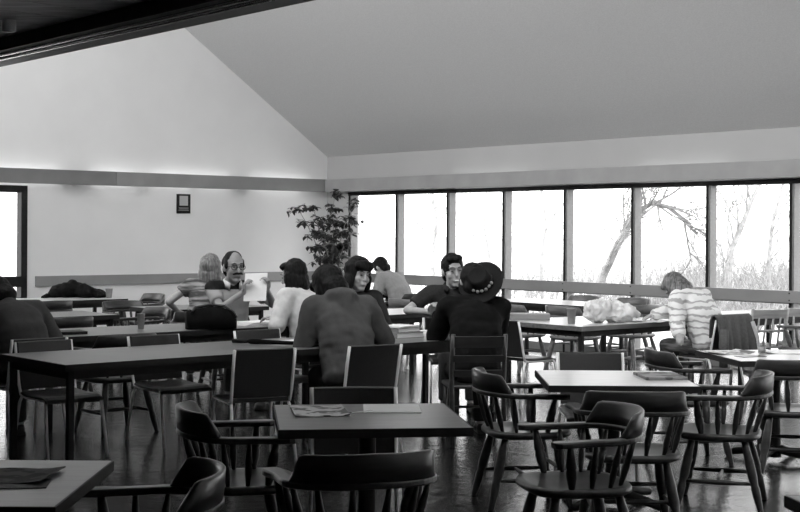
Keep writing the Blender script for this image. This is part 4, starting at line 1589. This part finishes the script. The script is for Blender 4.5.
# coat and cup on the table by the far wall
p = at_px(78, 297, 17.0)
c = MB()
rng = random.Random(3)
for i in range(9):
    f_ = -1 + 2 * i / 8
    c.ell((0.27 * f_, rng.uniform(-0.05, 0.05), 0.05 + 0.05 * (1 - abs(f_ + 0.25))), (0.10, 0.14, 0.07 + 0.05 * (1 - abs(f_ + 0.2))))
e = empty('coat', (p.x, p.y, TT), 0.1)
remesh(c, 'cloth_folds', m_blackc, e, 0.012, 3, 0.02, 10, 3)
MB().tube([(-0.36, -0.1, 0.02), (-0.4, -0.16, -0.0), (-0.38, -0.20, 0.01)], [0.04, 0.035, 0.03], 8).build('sleeve', m_blackc, e, smooth=True)
tag(e, 'dark coat dropped in a heap on the table by the far white wall', 'coat')
p = at_px(109, 297, 16.9)
cup(p, 'paper cup beside the dark coat on the far table', 0.045, 0.11, m_lgrey)
# on the bundle table
p = at_px(609, 318, 12.75)
c = MB()
rng = random.Random(8)
for i in range(5):
    c.ell((-0.14 + 0.07 * i, rng.uniform(-0.04, 0.04), rng.uniform(0.07, 0.10)), (rng.uniform(0.10, 0.13), rng.uniform(0.10, 0.13), rng.uniform(0.06, 0.085)))
c.ell((0, 0, 0.05), (0.25, 0.15, 0.05))
m_plas = mat('white_plastic', 0.55, 0.3, scale=6, c2=0.85)
e = empty('plastic_bag', (p.x, p.y, TT), 0.2)
e.scale = (1.05, 1.0, 1.35)
remesh(c, 'bag_skin', m_plas, e, 0.008, 4, -0.05, 9, 8)
MB().tube([(0.2, -0.02, 0.06), (0.25, -0.03, 0.07), (0.27, -0.02, 0.05)], [0.03, 0.02, 0.03], 8).build('knot', m_plas, e, smooth=True)
tag(e, 'bulging white plastic bag on the table at the right centre', 'bag')
p = at_px(652, 319, 12.95)
for i, (dx, dy, a) in enumerate(((0, 0, 0.7), (0.03, -0.03, 0.95), (-0.12, 0.02, 0.6))):
    sheet('sheet_of_paper', (p.x + dx, p.y + dy), 0.28, 0.21, a, m_paper, ('sheet of paper under the striped arm, bottom one', 'sheet of paper under the striped arm, top one', 'sheet of paper touching the white plastic bag')[i], 'paper', z=TT + 0.004 * i, group='papers at the table end')
p = at_px(530, 318, 13.15)
t = empty('folder', (p.x, p.y, TT), math.radians(-4))
MB().box((0, 0, 0.03), (0.38, 0.22, 0.06)).build('cover', m_trim, t, bevel=0.006)
MB().box((0, 0.004, 0.03), (0.37, 0.216, 0.05)).build('pages', m_dark, t)
tag(t, 'dark flat box file on the bundle table, right of the hat', 'box file')
p = at_px(571.5, 323.5, 12.55)
cup(p, 'grey paper cup on the bundle table, left of the plastic bag', 0.045, 0.135, m_lgrey)
# open box on the table behind the girl
p = L(5.0, -3.15)
t = empty('cardboard_box', (p.x, p.y, TT), math.atan2(ALONG[1], ALONG[0]) + 0.6)
MB().box((0, 0, 0.006), (0.36, 0.26, 0.012)).box((0, -0.127, 0.07), (0.36, 0.006, 0.13)).box((0, 0.127, 0.07), (0.36, 0.006, 0.13)).box((-0.177, 0, 0.07), (0.006, 0.26, 0.13)).box((0.177, 0, 0.07), (0.006, 0.26, 0.13)).build('box_walls', m_trim, t)
MB().box((0, 0, 0.141), (0.37, 0.27, 0.012)).build('lid', m_paper, t, bevel=0.003)
tag(t, 'grey box with a white lid on the table behind the girl', 'box')
# jacket over the chair of the striped sweater
chb = V((l10.x, l10.y, 0)) - fch * 0.27
t = empty('jacket', (chb.x, chb.y, 0), yaw_of(fch))
m_jack = mat('grey_jacket', 0.075, 0.85, scale=50, var=0.2)
m_jackl = mat('pale_lining', 0.45, 0.8, scale=50, var=0.1)
path, secs = [], []
for i in range(21):
    f_ = -1 + 2 * i / 20
    fold = 0.014 * math.sin(i * 1.4) + 0.008 * math.sin(i * 2.9)
    path.append(((0.245 * f_, 0, 0), (0, 1, 0), (0, 0, 1)))
    dr = 0.40 + 0.03 * math.sin(i * 0.9)
    secs.append([(0.055, 0.62), (0.050, 0.78), (0.025, 0.825), (-0.01, 0.835), (-0.04, 0.81), (-0.085 - fold, 0.60), (-0.10 - fold * 2, dr), (-0.085 - fold * 2, dr), (-0.07 - fold, 0.60), (-0.028, 0.80), (-0.008, 0.82), (0.018, 0.812), (0.038, 0.77), (0.043, 0.62)])
MB().sweep(path, secs).build('jacket_body', m_jack, t, smooth=True)
MB().tube([(-0.22, -0.10, 0.70), (-0.25, -0.12, 0.55), (-0.24, -0.11, 0.36)], [0.05, 0.052, 0.045], 12, flat=0.6).build('sleeve', m_jack, t, smooth=True)
MB().tube([(0.23, -0.05, 0.76), (0.262, -0.07, 0.6), (0.25, -0.06, 0.42)], [0.035, 0.05, 0.05], 12, flat=0.5).build('lining', m_jackl, t, smooth=True)
tag(t, 'dark grey jacket draped over the chair back at the right', 'jacket')

# ================================================================== WALL AND CORNER
# dark notice on the gable wall
wp = RW(0, 2.9, 0)
def on_left_wall(px):       # where a column of the photograph meets the gable wall
    d = V(((px - 400) / 1350, 1, 0))
    # CR + NN*b = d*Z
    det = NN.x * (-d.y) - (-d.x) * NN.y
    bx = (-CR.x * (-d.y) - (-d.x) * (-CR.y)) / det
    return bx
bS = on_left_wall(183)
t = empty('notice', RW(0.0, bS, 1.99), RZ + pi / 2)
# local x runs along the wall away from the corner reversed, y out of the wall
def nb_box(cx, cz, w, h, y0, y1):
    mb = MB()
    P = [V((x, y, z)) for x in (cx - w / 2, cx + w / 2) for y in (y0, y1) for z in (cz - h / 2, cz + h / 2)]
    return mb.add(P, [(0, 1, 3, 2), (4, 6, 7, 5), (0, 4, 5, 1), (2, 3, 7, 6), (0, 2, 6, 4), (1, 5, 7, 3)])
nb_box(0, 0, 0.235, 0.29, -0.016, -0.002).build('board', m_black, t)
nb_box(0, 0.045, 0.145, 0.145, -0.019, -0.015).build('panel', m_band, t)
for (z, w) in ((-0.062, 0.17), (-0.078, 0.15), (-0.098, 0.18)):
    nb_box(0, z, w, 0.008, -0.0175, -0.015).build('print_line', m_trim, t)
tag(t, 'small dark notice with a pale square hanging on the white gable wall', 'notice')
# round lamp under the board ceiling
p = None
for px in (9,):
    d = at_px(9, 20, 1.0) - V((0, 0, EYE))
    Zl = (Z_SOF - EYE) / d.z
    p = d * Zl
t = empty('ceiling_spot', (p.x, p.y, Z_SOF))
MB().lathe([(0.036, -0.068), (0.040, -0.064), (0.040, 0.0), (0.0405, 0.001)], n=24).build('housing', m_paper, t, smooth=False)
MB().lathe([(0.03, -0.070), (0.034, -0.066), (0.001, -0.062)], n=24).build('reflector', m_black, t, smooth=False)
tag(t, 'short round ceiling lamp under the dark boards, top left corner', 'lamp')

# ficus in the corner
fp = RW(1.25, 0.86, 0)
m_leaf = mat('dark_leaf', 0.030, 0.5, scale=20, var=0.4)
m_pot = mat('pot', 0.15, 0.6)
t = empty('potted_fig', fp)
MB().lathe([(0.14, 0.0), (0.16, 0.02), (0.20, 0.33), (0.215, 0.35), (0.215, 0.38), (0.19, 0.38), (0.185, 0.34), (0.02, 0.33)], n=28).build('pot', m_pot, t, smooth=True)
MB().lathe([(0.185, 0.335), (0.10, 0.345), (0.001, 0.35)], n=24).build('soil', m_eye, t)
rng = random.Random(21)
st = MB()
tips = []
side_v = V((1, 0, 0))
for k in range(7):
    a = 2 * pi * k / 7
    d = V((math.cos(a) * 0.16, math.sin(a) * 0.16, 1))
    tops = [(-0.30, 1.95), (-0.52, 1.93), (0.05, 2.16), (0.28, 1.98), (0.12, 1.7), (-0.12, 1.72), (0.34, 1.72)]
    tx, tz = tops[k]
    p0 = V((0.02 * math.cos(a), 0.02 * math.sin(a), 0.34))
    p3 = V((tx, 0.22 * math.sin(a * 2.3), tz))
    pts = [p0]
    for i in range(1, 9):
        f_ = i / 8
        q = p0.lerp(p3, f_)
        q.x = p0.x + (p3.x - p0.x) * f_ ** 1.9
        q += V((rng.uniform(-.02, .02), rng.uniform(-.02, .02), 0))
        pts.append(q)
    st.tube(pts, [0.014 - 0.0013 * i for i in range(9)], 6)
    for i in range(3, 9):
        for j in range(6):
            b0 = pts[i]
            dd = V((rng.uniform(-1, 1), rng.uniform(-1, 1), rng.uniform(-0.3, 0.6))).normalized()
            e_ = b0 + dd * rng.uniform(0.08, 0.20)
            st.tube([b0, b0.lerp(e_, 0.5) + V((0, 0, 0.015)), e_], [0.004, 0.003, 0.002], 4)
            tips.append((b0, e_))
st.build('stems', m_trim, t, smooth=True)
lf = MB()
for (b0, e_) in tips:
    for j in range(6):
        q = b0.lerp(e_, rng.uniform(0.3, 1.05))
        d = (V((rng.uniform(-1, 1), rng.uniform(-1, 1), rng.uniform(-0.9, 0.1)))).normalized()
        ln = rng.uniform(0.08, 0.125)
        w = ln * 0.27
        sdv = d.cross(V((rng.uniform(-.4, .4), rng.uniform(-.4, .4), 1))).normalized()
        nrm = sdv.cross(d)
        P = [q, q + d * ln * 0.35 + sdv * w - nrm * 0.004, q + d * ln * 0.35 + nrm * 0.004, q + d * ln * 0.35 - sdv * w - nrm * 0.004, q + d * ln * 0.75 + sdv * w * 0.55, q + d * ln * 0.75 + nrm * 0.002, q + d * ln * 0.75 - sdv * w * 0.55, q + d * ln - nrm * 0.012]
        lf.add(P, [(0, 1, 2), (0, 2, 3), (1, 4, 5, 2), (2, 5, 6, 3), (4, 7, 5), (5, 7, 6)])
lf.build('foliage', m_leaf, t)
tag(t, 'tall leafy potted fig in the corner between the white wall and windows', 'plant')
